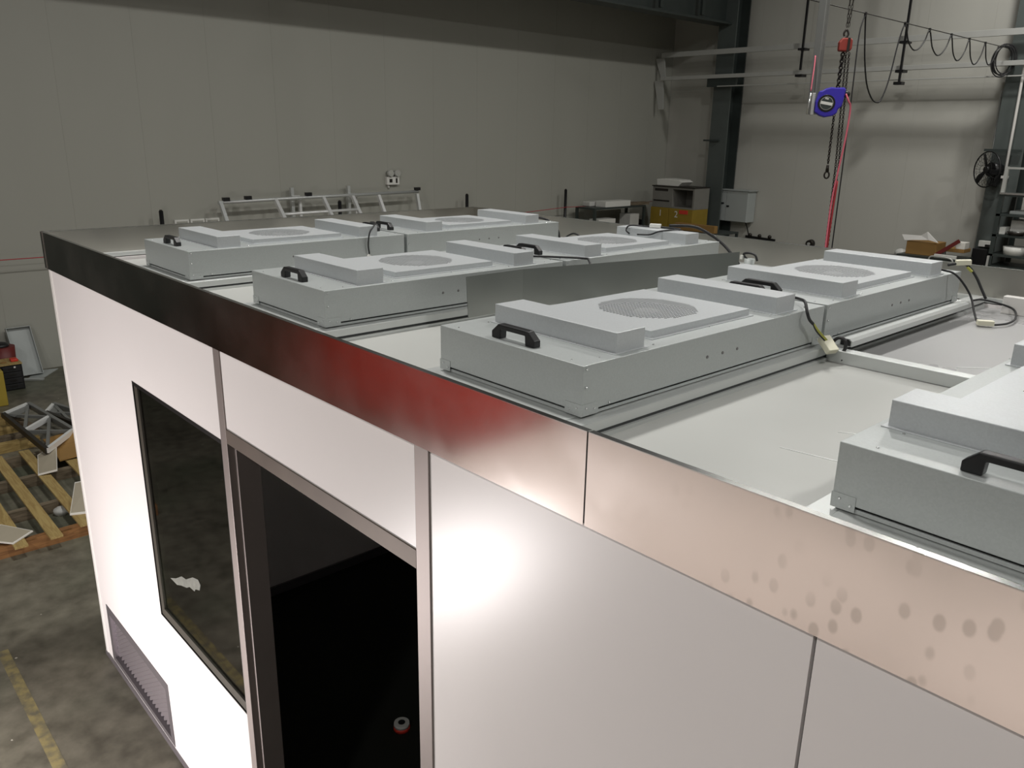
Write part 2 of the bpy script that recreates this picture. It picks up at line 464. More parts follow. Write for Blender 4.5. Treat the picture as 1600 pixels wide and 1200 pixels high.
def ibeam(name, a, b, w, h, tf, tw, up, label, m=None, m2=None):
    """I section from a to b: two flanges and a web"""
    a, b = Vector(a), Vector(b)
    u = Vector(up)
    t = thing(name, label, 'beam' if 'beam' in name else 'column', tuple((a if a.z <= b.z else b)))
    MB().bar(a + u * (h / 2 - tf / 2), b + u * (h / 2 - tf / 2), w, tf, up).build('flange', m or M['dark_steel'], t)
    MB().bar(a - u * (h / 2 - tf / 2), b - u * (h / 2 - tf / 2), w, tf, up).build('flange', m2 or m or M['column_side'], t)
    MB().bar(a, b, tw, h - 2 * tf, up).build('web', m or M['dark_steel'], t)
    return t
c1 = ibeam('steel_column', (-5.47, 14.48, 0), (-5.47, 14.48, ZC), 0.42, 0.46, 0.03, 0.03, (0, 1, 0),
      'dark steel column in the far corner behind the grey wall cabinet')
MB().bar((-5.75, 14.12, 4.27), (-5.05, 14.12, 4.27), 0.06, 0.18).build('bracket', M['dark_steel'], c1)
MB().bar((-5.80, 14.22, 3.11), (-5.42, 14.22, 3.11), 0.05, 0.035).build('bracket', M['dark_steel'], c1)
c2 = ibeam('steel_column', (0.13, 14.5, 0), (0.13, 14.5, ZC), 0.46, 0.46, 0.03, 0.03, (0, 1, 0),
      'dark steel column at the right edge behind the wall fan', M['dark_steel'], M['column_side'])
MB().bar((-0.2, 14.2, 3.04), (0.35, 14.2, 3.04), 0.05, 0.04).build('bracket', M['dark_steel'], c2)
b1 = ibeam('roof_beam', (-5.55, YF, 5.95), (-5.55, 14.25, 5.95), 0.35, 1.15, 0.04, 0.04, (0, 0, 1),
      'deep dark steel beam under the roof along the left wall', M['dark_steel'], M['dark_steel'])
for y in (13.2, 11.9):
    MB().bar((-5.37, y, 5.45), (-5.37, y, 6.45), 0.08, 0.05, (1, 0, 0)).build('stiffener', M['dark_steel'], b1)
MB().box(XW, -5.37, YF, 14.3, 6.5, 6.56).build('trim_1', M['wall_dim'], kind='structure')

# rails across the back wall, hung on two rods
def rail(name, a, b, w, h, label, m=None):
    o = MB().bar(a, b, w, h).build(name, m or M['rail'], bevel=.004)
    return tag(o, label, 'rail')
rail('wall_rail', (-6.98, 14.1, 4.865), (XR, 14.1, 4.80), 0.05, 0.10, 'upper zinc rail crossing the back wall above the blue reel')
r2 = rail('wall_rail', (-6.95, 14.1, 4.385), (XR, 14.1, 4.36), 0.10, 0.075, 'lower zinc rail crossing the back wall with pipe below it')
rail('pipe', (-5.5, 14.1, 4.19), (XR, 14.1, 4.17), 0.022, 0.022, 'thin pipe running under the lower zinc rail')
for (yy, z0, z1) in ((0, 4.83, 4.42), (0, 4.34, 3.75)):
    pass
def gusset(z0, z1, label):
    o = MB().prism([(-7.17, 14.12, z0), (-6.93, 14.12, z0), (-6.88, 14.12, z1), (-7.0, 14.12, z1)], (0, .03, 0)).build('rail_gusset', M['rail'])
    tag(o, label, 'bracket')
gusset(4.81, 4.43, 'triangular sheet bracket under the upper rail at the corner')
gusset(4.35, 3.75, 'long triangular sheet bracket under the lower rail at the corner')
for x, z0, label in ((-3.6, 4.42, 'black hanger rod holding the rails, left of the aluminium tube'),
                     (-1.70, 4.12, 'black hanger rod holding the rails, behind the looped cable')):
    t = thing('hanger_rod', label, 'rod', (x, 14.0, z0))
    MB().bar((x, 14.0, z0), (x, 14.0, ZC), .035, .035).build('rod', M['black'], t)
    MB().box(x - .09, x + .05, 13.98, 14.16, 4.77, 4.81).build('clamp', M['black'], t)
    MB().box(x - .09, x + .05, 13.98, 14.16, 4.30, 4.345).build('clamp', M['black'], t)
    if z0 < 4.2: MB().box(x - .09, x + .05, 13.98, 14.12, 4.10, 4.15).build('clamp', M['black'], t)

# ------------------------------------------------------------------ lamps
def high_bay(x, y, z, w, i):
    t = thing('high_bay_lamp', None, 'lamp', (x, y, z))
    MB().cyl((x, y, z), (x, y, z + .25), .30, .12, 24, False).build('reflector', M['alu'], t)
    MB().cyl((x, y, z + .25), (x, y, z + .5), .12, .10, 16).build('lamp_body', M['dark_steel'], t)
    MB().cyl((x, y, z + .5), (x, y, ZC), .012, .012, 8).build('cable', M['rubber'], t)
    MB().cyl((x, y, z + .03), (x, y, z + .04), .25, .25, 24).build('diffuser', M['lamp'], t)
    ld = bpy.data.lights.new('high_bay_light', 'AREA'); ld.shape = 'DISK'; ld.size = .56
    ld.energy = w; ld.color = HIGH_BAY_COLOR
    lo = bpy.data.objects.new('bulb', ld); COL.objects.link(lo); lo.parent = t; lo.location = (0, 0, -0.01)
    t['label'] = 'round high bay lamp hanging from the ceiling, ' + i
    t['group'] = 'high bay lamps'
NAMES = ['by the back wall', 'above the hose reel', 'above the booth', 'in front of the booth', 'far right', 'right of the booth', 'right behind the camera']
for (x, y, z, w), n in zip(HIGH_BAYS, NAMES):
    high_bay(x, y, z, w, n)
def work_lamp():
    x, y, z, w = WORK_LAMP
    t = thing('work_lamp', 'flood work lamp on a tripod in front of the booth', 'lamp', (x, y, 0))
    d = Vector((0.05, 1, 0.12)).normalized()
    c = Vector((x, y, z))
    MB().bar(c - d * .10, c - d * .02, .62, .42).build('lamp_head', M['dark_steel'], t, bevel=.01)
    MB().bar(c - d * .02, c - d * .01, .56, .36).build('diffuser', M['lamp'], t)
    MB().cyl((x, y - .13, .05), (x, y - .13, z + .1), .018, .018, 10).build('pole', M['yellow'], t)
    for k in range(3):
        a = k * 2.094 + .5
        MB().cyl((x, y - .13, .2), (x + .3 * math.cos(a), y - .13 + .3 * math.sin(a), 0), .013, .013, 8).build('leg', M['yellow'], t)
    ld = bpy.data.lights.new('work_light', 'AREA'); ld.shape = 'RECTANGLE'; ld.size = .56; ld.size_y = .36
    ld.energy = w; ld.color = WORK_COLOR
    lo = bpy.data.objects.new('bulb', ld); COL.objects.link(lo); lo.parent = t
    lo.location = Vector((0, 0, z)); lo.rotation_euler = (-d).to_track_quat('Z', 'Y').to_euler()
work_lamp()

# ------------------------------------------------------------------ unseen stand-ins before the booth, added to colour the reflection in its fascia
t = thing('red_reflection_prop', 'unseen long red cabinet shape added in front of the booth for the band reflection', 'cabinet', (-2.1, -4.0, 0))  # unseen red mass, added for the red stretch of the band's reflection
MB().box(-3.6, -.6, -4.6, -3.6, .1, 1.0).build('body', M['red'], t, bevel=.01)
for k in range(3):
    for j in range(3):
        MB().box(-3.55 + k * 1.0, -2.6 + k * 1.0, -3.6, -3.58, .15 + j * .28, .40 + j * .28).build('drawer', M['red'], t)
for k, (x, y) in enumerate([(-3.5, -4.5), (-.7, -4.5), (-3.5, -3.7), (-.7, -3.7)]):
    MB().cyl((x - .02, y, .05), (x + .02, y, .05), .05, .05, 12).build('wheel', M['rubber'], t)
for k in range(4):  # unseen pale pink pile, added for the reflection and a pink bounce
    z = k * .11
    o = MB().box(-.3, 6.6, -4.8, -2.7, z, z + .108).build('pink_reflection_prop', M['pinkboard'])
    tag(o, ['lowest', 'second', 'third', 'topmost'][k] + ' unseen pink board added before the booth for the band reflection', 'board', 'added pink boards')
o = MB().box(-6.9, -3.8, -4.6, -3.3, 0, 1.1).build('brown_reflection_prop', M['brown'])  # unseen brown mass, added for the brown part of the reflection
tag(o, 'unseen dark brown block added left of the red one for the band reflection', 'timber')
t = thing('dark_reflection_prop', 'unseen tall dark block added by the left wall to darken the band reflection', 'stack', (-6.4, -2.0, 0))  # unseen dark mass, added to keep the band's left end dark
MB().box(-7.0, -5.6, -2.9, -.75, .0, 2.3).build('cover', M['dark_green'], t, bevel=.05)
MB().box(-7.02, -5.58, -2.92, -.73, .8, .84).build('strap', M['black'], t)

# ------------------------------------------------------------------ clean room booth
ZT = 2.608; XE = 7.2; D = 2.976
booth = thing('clean_room_booth', 'white panelled clean room booth with a stainless band round its flat roof', 'booth', (XE / 2, D / 2, 0))
FW = 0.006      # front face of wall panels
TH = 0.05
def front_panel(x0, x1, z0, z1, holes=()):
    """panel of the front wall, with rectangular holes (x0,x1,z0,z1)"""
    xs = sorted({x0, x1, *[h[0] for h in holes], *[h[1] for h in holes]})
    zs = sorted({z0, z1, *[h[2] for h in holes], *[h[3] for h in holes]})
    bm = MB()
    inh = lambda x, z: any(h[0] < x < h[1] and h[2] < z < h[3] for h in holes)
    solid = {}
    for i in range(len(xs) - 1):
        for k in range(len(zs) - 1):
            solid[i, k] = not inh((xs[i] + xs[i + 1]) / 2, (zs[k] + zs[k + 1]) / 2)
    for (i, k), s in solid.items():
        if not s: continue
        a, b, c, d = xs[i], xs[i + 1], zs[k], zs[k + 1]
        bm.add([(a, FW, c), (b, FW, c), (b, FW, d), (a, FW, d)], [(0, 1, 2, 3)])
        bm.add([(a, FW + TH, c), (a, FW + TH, d), (b, FW + TH, d), (b, FW + TH, c)], [(0, 1, 2, 3)])
        for (di, dk, q) in ((-1, 0, [(a, c), (a, d)]), (1, 0, [(b, c), (b, d)]), (0, -1, [(a, c), (b, c)]), (0, 1, [(a, d), (b, d)])):
            if not solid.get((i + di, k + dk), False):
                (p, r), (s2, t2) = q
                bm.add([(p, FW, r), (s2, FW, t2), (s2, FW + TH, t2), (p, FW + TH, r)], [(0, 1, 2, 3)])
    return bm.build('wall_panel', M['white_panel'], booth)
WIN = (1.187, 2.150, 0.866, 2.062); VENT = (0.155, 1.145, 0.045, 0.428)
front_panel(0.055, 2.150, 0.035, 2.45, [WIN, VENT])
front_panel(2.202, 3.353, 2.120, 2.45)
front_panel(3.412, 4.397, 0.035, 2.45)
front_panel(4.403, 5.597, 0.035, 2.45)
front_panel(5.603, 7.145, 0.035, 2.45)
MB().box(4.397, 4.403, FW + .012, FW + TH, .035, 2.45).build('joint_seal', M['groove'], booth)
MB().box(5.597, 5.603, FW + .012, FW + TH, .035, 2.45).build('joint_seal', M['groove'], booth)
# other walls
MB().box(FW, FW + TH, .056, D - .056, .035, 2.45).build('wall_panel', M['white_panel'], booth)
MB().box(XE - FW - TH, XE - FW, .056, D - .056, .035, 2.45).build('wall_panel', M['white_panel'], booth)
for k in range(6):
    MB().box(.056 + k * 1.1815, .056 + (k + 1) * 1.1815 - .006, D - FW - TH, D - FW, .035, 2.45).build('wall_panel', M['white_panel'], booth)
for x in (0.0, XE - .055):
    for y in (0.0, D - .055):
        m = MB(); a0 = []
        m.box(x + .002, x + .055, y + .002, y + .055, 0, 2.45)
        m.build('corner_post', M['white_post'], booth, bevel=.012)
# base channel
MB().box(.0, 2.202, .0, .06, 0, .034).build('base_channel', M['grille'], booth)  # darker run, the shadow along the wall foot put into its colour
MB().box(3.353, XE, .0, .06, 0, .034).build('base_channel', M['trim'], booth)
MB().box(.0, .06, .06, D, 0, .034).build('base_channel', M['trim'], booth)
MB().box(.06, XE, D - .06, D, 0, .034).build('base_channel', M['trim'], booth)
MB().box(.06, XE - .06, .06, D - .06, 0, .006).build('floor_covering', M['interior'], booth)
MB().box(.056, .075, .06, D - .06, .006, .07).build('cove_strip', M['grille'], booth)
MB().box(.06, XE - .06, D - .075, D - .056, .006, .07).build('cove_strip', M['grille'], booth)
# trims
MB().box(2.150, 2.202, .001, FW + TH, 0, 2.414).build('trim_post', M['trim'], booth, bevel=.002)
MB().box(3.353, 3.412, .001, FW + TH, 0, 2.414).build('trim_post', M['trim'], booth, bevel=.002)
df = MB().box(2.202, 3.353, .001, .035, 2.068, 2.120).build('door_head', M['dull_trim'], booth)
MB().box(2.202, 2.222, .025, .11, .006, 2.068).build('door_jamb', M['trim'], booth)
MB().box(3.333, 3.353, .025, .11, .006, 2.068).build('door_jamb', M['trim'], booth)
# window
wf = MB()
x0, x1, z0, z1 = WIN
for a, b, c, d in ((x0, x1, z1 - .018, z1), (x0, x1, z0, z0 + .005), (x0, x0 + .005, z0 + .005, z1 - .018), (x1 - .012, x1, z0 + .005, z1 - .018)):  # the thick black top bar stands in for the shadow there
    wf.box(a, b, FW - .001, FW + .02, c, d)
wfo = wf.build('window_frame', M['black'], booth)
inn = MB()
for a, b, c, d in ((x0 + .005, x1 - .012, z0 + .005, z0 + .048), (x0 + .005, x0 + .045, z0 + .048, z1 - .018)):
    inn.box(a, b, FW + .004, FW + .02, c, d)
inn.build('inner_frame', M['inner_trim'], wfo)
MB().box(x0 + .045, x1 - .012, FW + .012, FW + .018, z0 + .048, z1 - .018).build('pane', M['glass'], wfo)
sm = MB()
pts = [(1.33, 1.125), (1.42, 1.165), (1.50, 1.215), (1.56, 1.225), (1.66, 1.285), (1.73, 1.305), (1.755, 1.285), (1.735, 1.245), (1.68, 1.225), (1.665, 1.205), (1.60, 1.20), (1.56, 1.175), (1.48, 1.15), (1.42, 1.125)]
ctr = Vector((1.57, FW + .0105, 1.205))
rnd = random.Random(2)
ring = [Vector((1.57 + (p[0] - 1.57) * .9, FW + .0118 - rnd.random() * .0015, 1.205 + (p[1] - 1.205) * .85)) for p in pts]
sm.add([ctr] + ring, [(0, i + 1, (i + 1) % len(ring) + 1) for i in range(len(ring))])
sm.build('tape_scrap', M['scrap'], wfo, label='crumpled pale tape scrap stuck on the pane')
# return air grille
x0, x1, z0, z1 = VENT
gv = MB()
for a, b, c, d in ((x0, x1, z1 - .05, z1), (x0, x1, z0, z0 + .035), (x0, x0 + .045, z0 + .035, z1 - .05), (x1 - .045, x1, z0 + .035, z1 - .05)):
    gv.box(a, b, FW - .003, FW + .04, c, d)
gvo = gv.build('air_grille', M['grille'], booth, bevel=.002)
MB().box(x0 + .02, x1 - .02, FW + .034, FW + .04, z0 + .02, z1 - .02).build('backing', M['dark'], gvo)
ax0, ax1, az0, az1 = x0 + .045, x1 - .045, z0 + .035, z1 - .05
sl = .65                                   # the bars rise to the right
c = az0 - sl * (ax1 - ax0)
while c < az1:
    xa, xb = ax0, ax1
    if c < az0: xa = ax0 + (az0 - c) / sl
    if c + sl * (ax1 - ax0) > az1: xb = ax0 + (az1 - c) / sl
    if xb - xa > .03:
        MB().bar((xa, FW + .024, c + sl * (xa - ax0)), (xb, FW + .024, c + sl * (xb - ax0)), .006, .024, (0, .45, 1)).build('slat', M['grille_bar'], gvo)
    c += .028
# fascia band round the roof
def band(a, b, name='fascia_band', m=None, th=.0035, h=.192):
    a, b = Vector(a), Vector(b)
    d = (b - a).normalized(); nrm = Vector((-d.y, d.x, 0))       # to the inside when going counter-clockwise
    bm = MB()
    z0 = ZT - h
    q = [a, b, b + nrm * th, a + nrm * th]
    bm.hexa([(p.x, p.y, z0) for p in q], [(p.x, p.y, ZT) for p in q])
    o = bm.build(name, m or M['fascia'], booth)
    q = [a, b, b + nrm * .022, a + nrm * .022]
    q[2] = b + nrm * .014; q[3] = a + nrm * .014
    MB().hexa([(p.x, p.y, ZT) for p in q], [(p.x, p.y, ZT + .002) for p in q]).build('rim', M['rim'], o)
    q = [a + nrm * .006, b + nrm * .006, b + nrm * .05, a + nrm * .05]
    MB().hexa([(p.x, p.y, 2.455) for p in q], [(p.x, p.y, 2.475) for p in q]).build('inner_angle', M['alu'], o)
    return o
band((-.006, -.006, 0), (3.9225, -.006, 0)); band((3.9265, -.006, 0), (XE, -.006, 0))
MB().box(3.90, 3.95, -.0022, .0, ZT - .19, ZT).build('splice_plate', M['groove'], booth)
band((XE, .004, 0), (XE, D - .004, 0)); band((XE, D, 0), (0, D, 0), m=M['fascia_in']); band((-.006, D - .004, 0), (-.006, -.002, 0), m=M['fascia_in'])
MB().prism([(-.0085, .05, ZT - .19), (-.0085, .0, ZT - .19), (-.006, -.0075, ZT - .19), (.0, -.009, ZT - .19), (.03, -.009, ZT - .19), (.03, -.0062, ZT - .19), (.0, -.0062, ZT - .19), (-.0062, .0, ZT - .19), (-.0062, .05, ZT - .19)], (0, 0, .193)).build('corner_cap', M['fascia'], booth)

# roof grid and panels
X0, Y0, L, W, G = [0.6517, 1.8537, 3.0678, 4.2623], 0.3033, 1.175, 0.5575, 0.0196
ZB = 2.484         # top of the grid rails
ZP = 2.436         # blank panels
def grid_rail(a, b):
    a, b = Vector(a), Vector(b)
    up = Vector((0, 0, 1)); sd = (b - a).normalized().cross(up)
    bm = MB()
    bm.bar(a + up * (ZB - .0155), b + up * (ZB - .0155), .050, .027)
    o = bm.build('roof_rail', M['alu'], booth, bevel=.002)
    MB().bar(a + up * (ZB - .033), b + up * (ZB - .033), .044, .008).build('groove', M['groove'], o)
    MB().bar(a + up * (ZB - .046), b + up * (ZB - .046), .062, .018).build('flange', M['alu'], o)
rail_x = []
for x in X0:
    for xx in (x - .008, x + W + .008):
        grid_rail((xx, .05, 0), (xx, D - .05, 0)); rail_x.append(xx)
cols = [0.05] + rail_x + [XE - .05]
ym = Y0 + L + G / 2
for i in range(0, len(cols) - 1):
    a, b = cols[i] + .025, cols[i + 1] - .025
    for yy in (ym, Y0 - .03, D - Y0 + .03):
        if b - a < .1: continue
        if i % 2 == 0 and yy != ym: continue
        y0_, y1_, zt_ = yy - .024, yy + .024, ZB - .006
        if i % 2 == 1:                       # under the edges of a filter unit
            zt_ = ZB - .0005
            if yy < .5: y1_ = Y0 + .04
            if yy > 2.5: y0_ = D - Y0 - .04
        MB().box(a, b, y0_, y1_, ZP, zt_).build('cross_rail', M['alu'], booth, bevel=.002)
for i in range(0, len(cols) - 1):
    a, b = cols[i] + .03, cols[i + 1] - .03
    if i % 2 == 0:
        MB().box(a, b, .01, ym - .026, ZP - .04, ZP).build('roof_panel', M['roof'], booth)
        MB().box(a, b, ym + .026, D - .01, ZP - .04, ZP).build('roof_panel', M['roof_dull'] if i > 4 else M['roof'], booth)
    else:
        MB().box(a, b, .058, Y0 - .055, ZP - .04, ZP).build('roof_panel', M['roof'], booth)
        o = MB().box(a - .004, b + .004, .060, .148, ZP, ZP + .040).build('edge_rail', M['alu'], booth, bevel=.002)
        MB().box(a - .004, b + .004, .148, .156, ZP, ZP + .028).build('groove', M['groove'], o)
        MB().box(a - .004, b + .004, .156, .244, ZP, ZP + .034).build('flange', M['alu'], o)
        MB().box(a, b, D - Y0 + .055, D - .01, ZP - .04, ZP).build('roof_panel', M['roof'], booth)
# scuffs in the film of the blank panels, its reflections painted as white lines
sc = MB()
def scuff(pts, w=.004):
    sc.tube([(p[0], p[1], ZP + .0005) for p in pts], w / 2, 4)
scuff([(4.02, .83), (4.07, .86), (4.10, .90)], .003); scuff([(4.12, .91), (4.16, .96), (4.22, 1.0)], .003)
scuff([(3.98, .62), (4.10, .64), (4.17, .66)], .003)
scuff([(3.98, 1.72), (4.06, 1.80), (4.1, 1.86)], .004); scuff([(4.1, 1.86), (4.05, 2.0)], .003); scuff([(4.2, 1.72), (4.26, 1.80)], .004)
sc.build('film_crease', M['film'], booth)
# loose stainless sheet on edge between rows two and three
t = thing('stainless_sheet', 'long folded stainless sheet standing on edge between the second and third filter rows', 'metal sheet', (2.72, 1.5, ZP))
bot = [(2.588, .80, ZB), (2.572, 1.09, ZB), (2.797, 2.262, ZB)]
top = [(2.588, .79, 2.639), (2.572, 1.09, 2.637), (2.797, 2.262, 2.637)]
bm = MB()
for i in range(2):
    e = Vector((-.003, .0005, 0))
    b0, b1, t0, t1 = map(Vector, (bot[i], bot[i + 1], top[i], top[i + 1]))
    bm.hexa([b0 + e, b0, b1, b1 + e], [t0 + e, t0, t1, t1 + e])
bm.build('sheet', M['sheet'], t)

# ------------------------------------------------------------------ fan filter units
ZF0 = ZB + .001; H = 2.615 - ZF0
def make_ffu():
    r = thing('fan_filter_unit', 'x', 'fan filter unit', (0, 0, 0), 'fan filter units on the booth roof')
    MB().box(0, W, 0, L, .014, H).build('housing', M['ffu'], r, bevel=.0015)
    MB().box(.004, W - .004, .004, L - .004, .0, .008).build('base_tray', M['ffu'], r)
    MB().box(.010, W - .010, .010, L - .010, .008, .014).build('gasket', M['black'], r)
    for (x0, x1) in ((-.0012, .045), (W - .055, W + .0012)):
        MB().box(x0, x1, -.0015, .0, .002, .032).build('corner_bracket', M['ffu'], r)
    MB().box(W, W + .0015, -.0015, .06, .002, .032).build('corner_bracket', M['ffu'], r)
    MB().box(W, W + .0015, L - .06, L, .002, .032).build('corner_bracket', M['ffu'], r)
    for y0 in (.150, .910):
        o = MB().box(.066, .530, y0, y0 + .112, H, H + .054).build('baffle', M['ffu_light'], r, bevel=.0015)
        MB().box(.058, .538, y0 - .012 if y0 < .5 else y0 - .010, y0 + .122, H, H + .0018).build('flange', M['ffu_light'], o)
    # square lid with a round field of diamond holes
    cx, cy, R, p = .279, L / 2, .150, .0128
    x0, x1, y0, y1 = .07, .485, .345, .83
    zt = H + .022
    ng = int(2 * .160 / p); g0x, g0y = cx - ng * p / 2, cy - ng * p / 2
    lid = MB(); gr = MB()
    for i in range(ng):
        for k in range(ng):
            a, b = g0x + i * p, g0y + k * p
            mx, my = a + p / 2, b + p / 2
            if (mx - cx) ** 2 + (my - cy) ** 2 > R * R:
                lid.add([(a, b, zt), (a + p, b, zt), (a + p, b + p, zt), (a, b + p, zt)], [(0, 1, 2, 3)])
            else:
                h = p * .45
                c = [(a, b), (a + p, b), (a + p, b + p), (a, b + p)]
                m4 = [(mx, b), (a + p, my), (mx, b + p), (a, my)]
                d4 = [(mx, my - h), (mx + h, my), (mx, my + h), (mx - h, my)]
                vs = [(*q, zt) for q in c + m4 + d4]
                gr.add(vs, [(7, 0, 4, 8, 11), (4, 1, 5, 9, 8), (5, 2, 6, 10, 9), (6, 3, 7, 11, 10)])
    gx1, gy1 = g0x + ng * p, g0y + ng * p
    lid.add([(x0, y0, zt), (x1, y0, zt), (x1, g0y, zt), (x0, g0y, zt)], [(0, 1, 2, 3)])
    lid.add([(x0, gy1, zt), (x1, gy1, zt), (x1, y1, zt), (x0, y1, zt)], [(0, 1, 2, 3)])
    lid.add([(x0, g0y, zt), (g0x, g0y, zt), (g0x, gy1, zt), (x0, gy1, zt)], [(0, 1, 2, 3)])
    lid.add([(gx1, g0y, zt), (x1, g0y, zt), (x1, gy1, zt), (gx1, gy1, zt)], [(0, 1, 2, 3)])
    c = [(x0, y0), (x1, y0), (x1, y1), (x0, y1)]
    for i in range(4):
        a, b = c[i], c[(i + 1) % 4]
        lid.add([(*a, H + .003), (*b, H + .003), (*b, zt), (*a, zt)], [(0, 1, 2, 3)])
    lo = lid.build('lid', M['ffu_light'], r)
    MB().box(x0 - .006, x1 + .012, y0 - .008, y1 + .008, H, H + .003).build('flange', M['ffu_light'], lo)
    gr.build('grille', M['ffu_light'], lo, label='round perforated grille')
    MB().cyl((cx, cy, H + .004), (cx, cy, H + .006), R + .008, None, 40).build('fan_cavity', M['dark'], lo)  # black disc, the dark inside the fan put into its colour
    MB().cyl((cx, cy, H + .006), (cx, cy, H + .015), .045, .035, 24).build('fan_hub', M['motor'], lo)
    # carrying handles
    for y in (.036, L - .036):
        h = MB()
        xa, xb = cx - .083, cx + .083
        prof = [(xa, 0), (xa + .034, 0), (xa + .036, .026), (xb - .036, .026), (xb - .034, 0), (xb, 0), (xb, .018), (xb - .026, .040), (xa + .026, .040), (xa, .018)]
        h.prism([(q[0], y - .012, H + q[1]) for q in prof], (0, .024, 0))
        h.build('handle', M['black'], r, bevel=.0025)
    s = MB()
    for (x, y) in ((.06, .02), (.50, .02), (.06, .13), (.20, .143), (.40, .143), (.53, .09), (.30, .143), (.53, .30), (.50, .60), (.53, .88), (.53, 1.09), (.06, 1.155), (.50, 1.155), (.29, .30)):
        s.cyl((x, y, H), (x, y, H + .0022), .0032, .0022, 8)
    for (x, z) in ((.015, .022), (.036, .013), (W - .015, .022), (W - .04, .013)):
        s.cyl((x, -.0015, z), (x, -.0035, z), .003, .002, 8)
    for (y, z) in ((.015, .022), (.045, .016), (.012, .12), (.012, .075), (.10, .02), (L - .03, .02)):
        s.cyl((W + .0015, y, z), (W + .0035, y, z), .003, .002, 8)
    s.build('screws', M['screw'], r, kind='stuff')
    s = MB()
    for y in (.515, .590, .665):
        s.cyl((W, y, .066), (W + .002, y, .066), .0048, .004, 10)
    s.build('rivets', M['screw_dark'], r, kind='stuff')
    return r
def children(o):
    return [c for c in bpy.data.objects if c.parent == o]
def copy_tree(o, parent=None):
    c = o.copy(); COL.objects.link(c)
    if parent: c.parent = parent
    for ch in children(o): copy_tree(ch, c)
    return c
proto = make_ffu()
ROWS = [(0, 0, 'grey fan filter unit at the front of the leftmost row, nearest the band corner'),
        (0, 1, 'grey fan filter unit at the back of the leftmost row, farthest from view'),
        (1, 0, 'grey filter unit at the front of the second row, left of the stainless sheet'),
        (1, 1, 'grey filter unit at the back of the second row, behind the stainless sheet'),
        (2, 0, 'grey fan filter unit at the front of the third row, with the clearest round grille'),
        (2, 1, 'grey fan filter unit at the back of the third row, beside the long aluminium channel'),
        (3, 0, 'nearest grey fan filter unit, cut off by the right edge of the photo')]
for i, (c, k, lab) in enumerate(ROWS):
    o = proto if i == 0 else copy_tree(proto)
    o.location = (X0[c], Y0 + k * (L + G), ZF0)
    o['label'] = lab
    if c == 3:
        for ch in children(o):
            if ch.name.startswith('baffle'):
                ch.location.x -= .045
                if ch.data.vertices[0].co.y > .5: ch.location.y -= .07

# things lying on the roof
def cable(name, pts, r, label, ends=(), m=None, k=6):
    """a cable with connectors: ends = [(point, direction, size, material)]"""
    P = spline(pts, k)
    t = thing(name, label, 'cable', tuple(P[len(P) // 2]), None)
    MB().tube(P, r * .72, 8).build('cord', m or M['rubber'], t)
    for (p, d, s, mm) in ends:
        p, d = Vector(p), Vector(d).normalized()
        MB().bar(p - d * s[0] / 2, p + d * s[0] / 2, s[1], s[2]).build('connector', mm, t, bevel=.002)
    return t
C = M['connector']
cable('power_cable', [(1.05, 1.37, 2.672), (1.13, 1.345, 2.678), (1.205, 1.29, 2.670), (1.226, 1.25, 2.640), (1.224, 1.24, 2.58), (1.224, 1.245, 2.53)], .006,
      'black cable hanging down the side of the front left filter unit', [((1.226, 1.25, 2.514), (.2, .5, -.4), (.035, .018, .014), M['white_plastic'])])
cable('power_cable', [(2.13, 1.465, 2.640), (2.22, 1.40, 2.626), (2.34, 1.50, 2.624), (2.45, 1.575, 2.624), (2.50, 1.55, 2.622), (2.54, 1.52, 2.60)], .007,
      'black cable lying across the gap of the second row by two handles')
cable('power_cable', [(.99, 2.62, 2.627), (1.06, 2.66, 2.63), (1.11, 2.71, 2.60), (1.150, 2.73, 2.55), (1.166, 2.73, 2.50)], .010,
      'thick black cable bending off the rear of the leftmost row')
cable('power_cable', [(1.19, 2.74, 2.495), (1.23, 2.74, 2.525), (1.29, 2.74, 2.545), (1.37, 2.74, 2.52), (1.42, 2.74, 2.50)], .008,
      'short black cable arching over the roof between the two left rows')
cable('power_cable', [(2.04, 2.37, 2.643), (2.00, 2.392, 2.655), (2.01, 2.41, 2.680), (2.06, 2.48, 2.676), (2.14, 2.53, 2.675), (2.25, 2.535, 2.675), (2.26, 2.46, 2.676), (2.22, 2.395, 2.668), (2.17, 2.385, 2.648), (2.10, 2.365, 2.643)], .006,
      'black looped cable with white plug on the far unit of the second row', [((2.105, 2.51, 2.681), (1, .5, 0), (.06, .03, .02), M['white_plastic'])])
cable('power_cable', [(2.16, 2.56, 2.684), (2.25, 2.66, 2.68), (2.32, 2.72, 2.64), (2.39, 2.74, 2.595), (2.46, 2.74, 2.54), (2.50, 2.74, 2.50)], .011,
      'thick twin black cable dropping behind the loose stainless sheet')
cable('power_cable', [(3.30, 1.462, 2.627), (3.405, 1.475, 2.628), (3.49, 1.470, 2.628), (3.56, 1.425, 2.634), (3.615, 1.36, 2.640), (3.642, 1.33, 2.615), (3.645, 1.345, 2.59), (3.645, 1.372, 2.572)], .007,
      'black cable with cream plug hanging off the third row front unit',
      [((3.672, 1.44, 2.497), (.6, -.2, -.5), (.062, .042, .022), C)])
cw = bpy.data.objects['power_cable.006']
for k, dy in enumerate((-.008, 0, .008)):
    MB().tube(spline([(3.645, 1.372 + dy * .4, 2.574), (3.65, 1.40 + dy, 2.545), (3.668, 1.43 + dy, 2.512)], 4), .0022, 6).build('wire', M['wire_yellow'] if k else M['rubber'], cw)
cable('cable_loop', [(3.690, 1.475, 2.465), (3.668, 1.478, 2.492), (3.684, 1.481, 2.516), (3.708, 1.481, 2.512), (3.713, 1.478, 2.485), (3.704, 1.474, 2.462), (3.716, 1.468, 2.446)], .008,
      'short black cable loop at the near end of the aluminium channel')
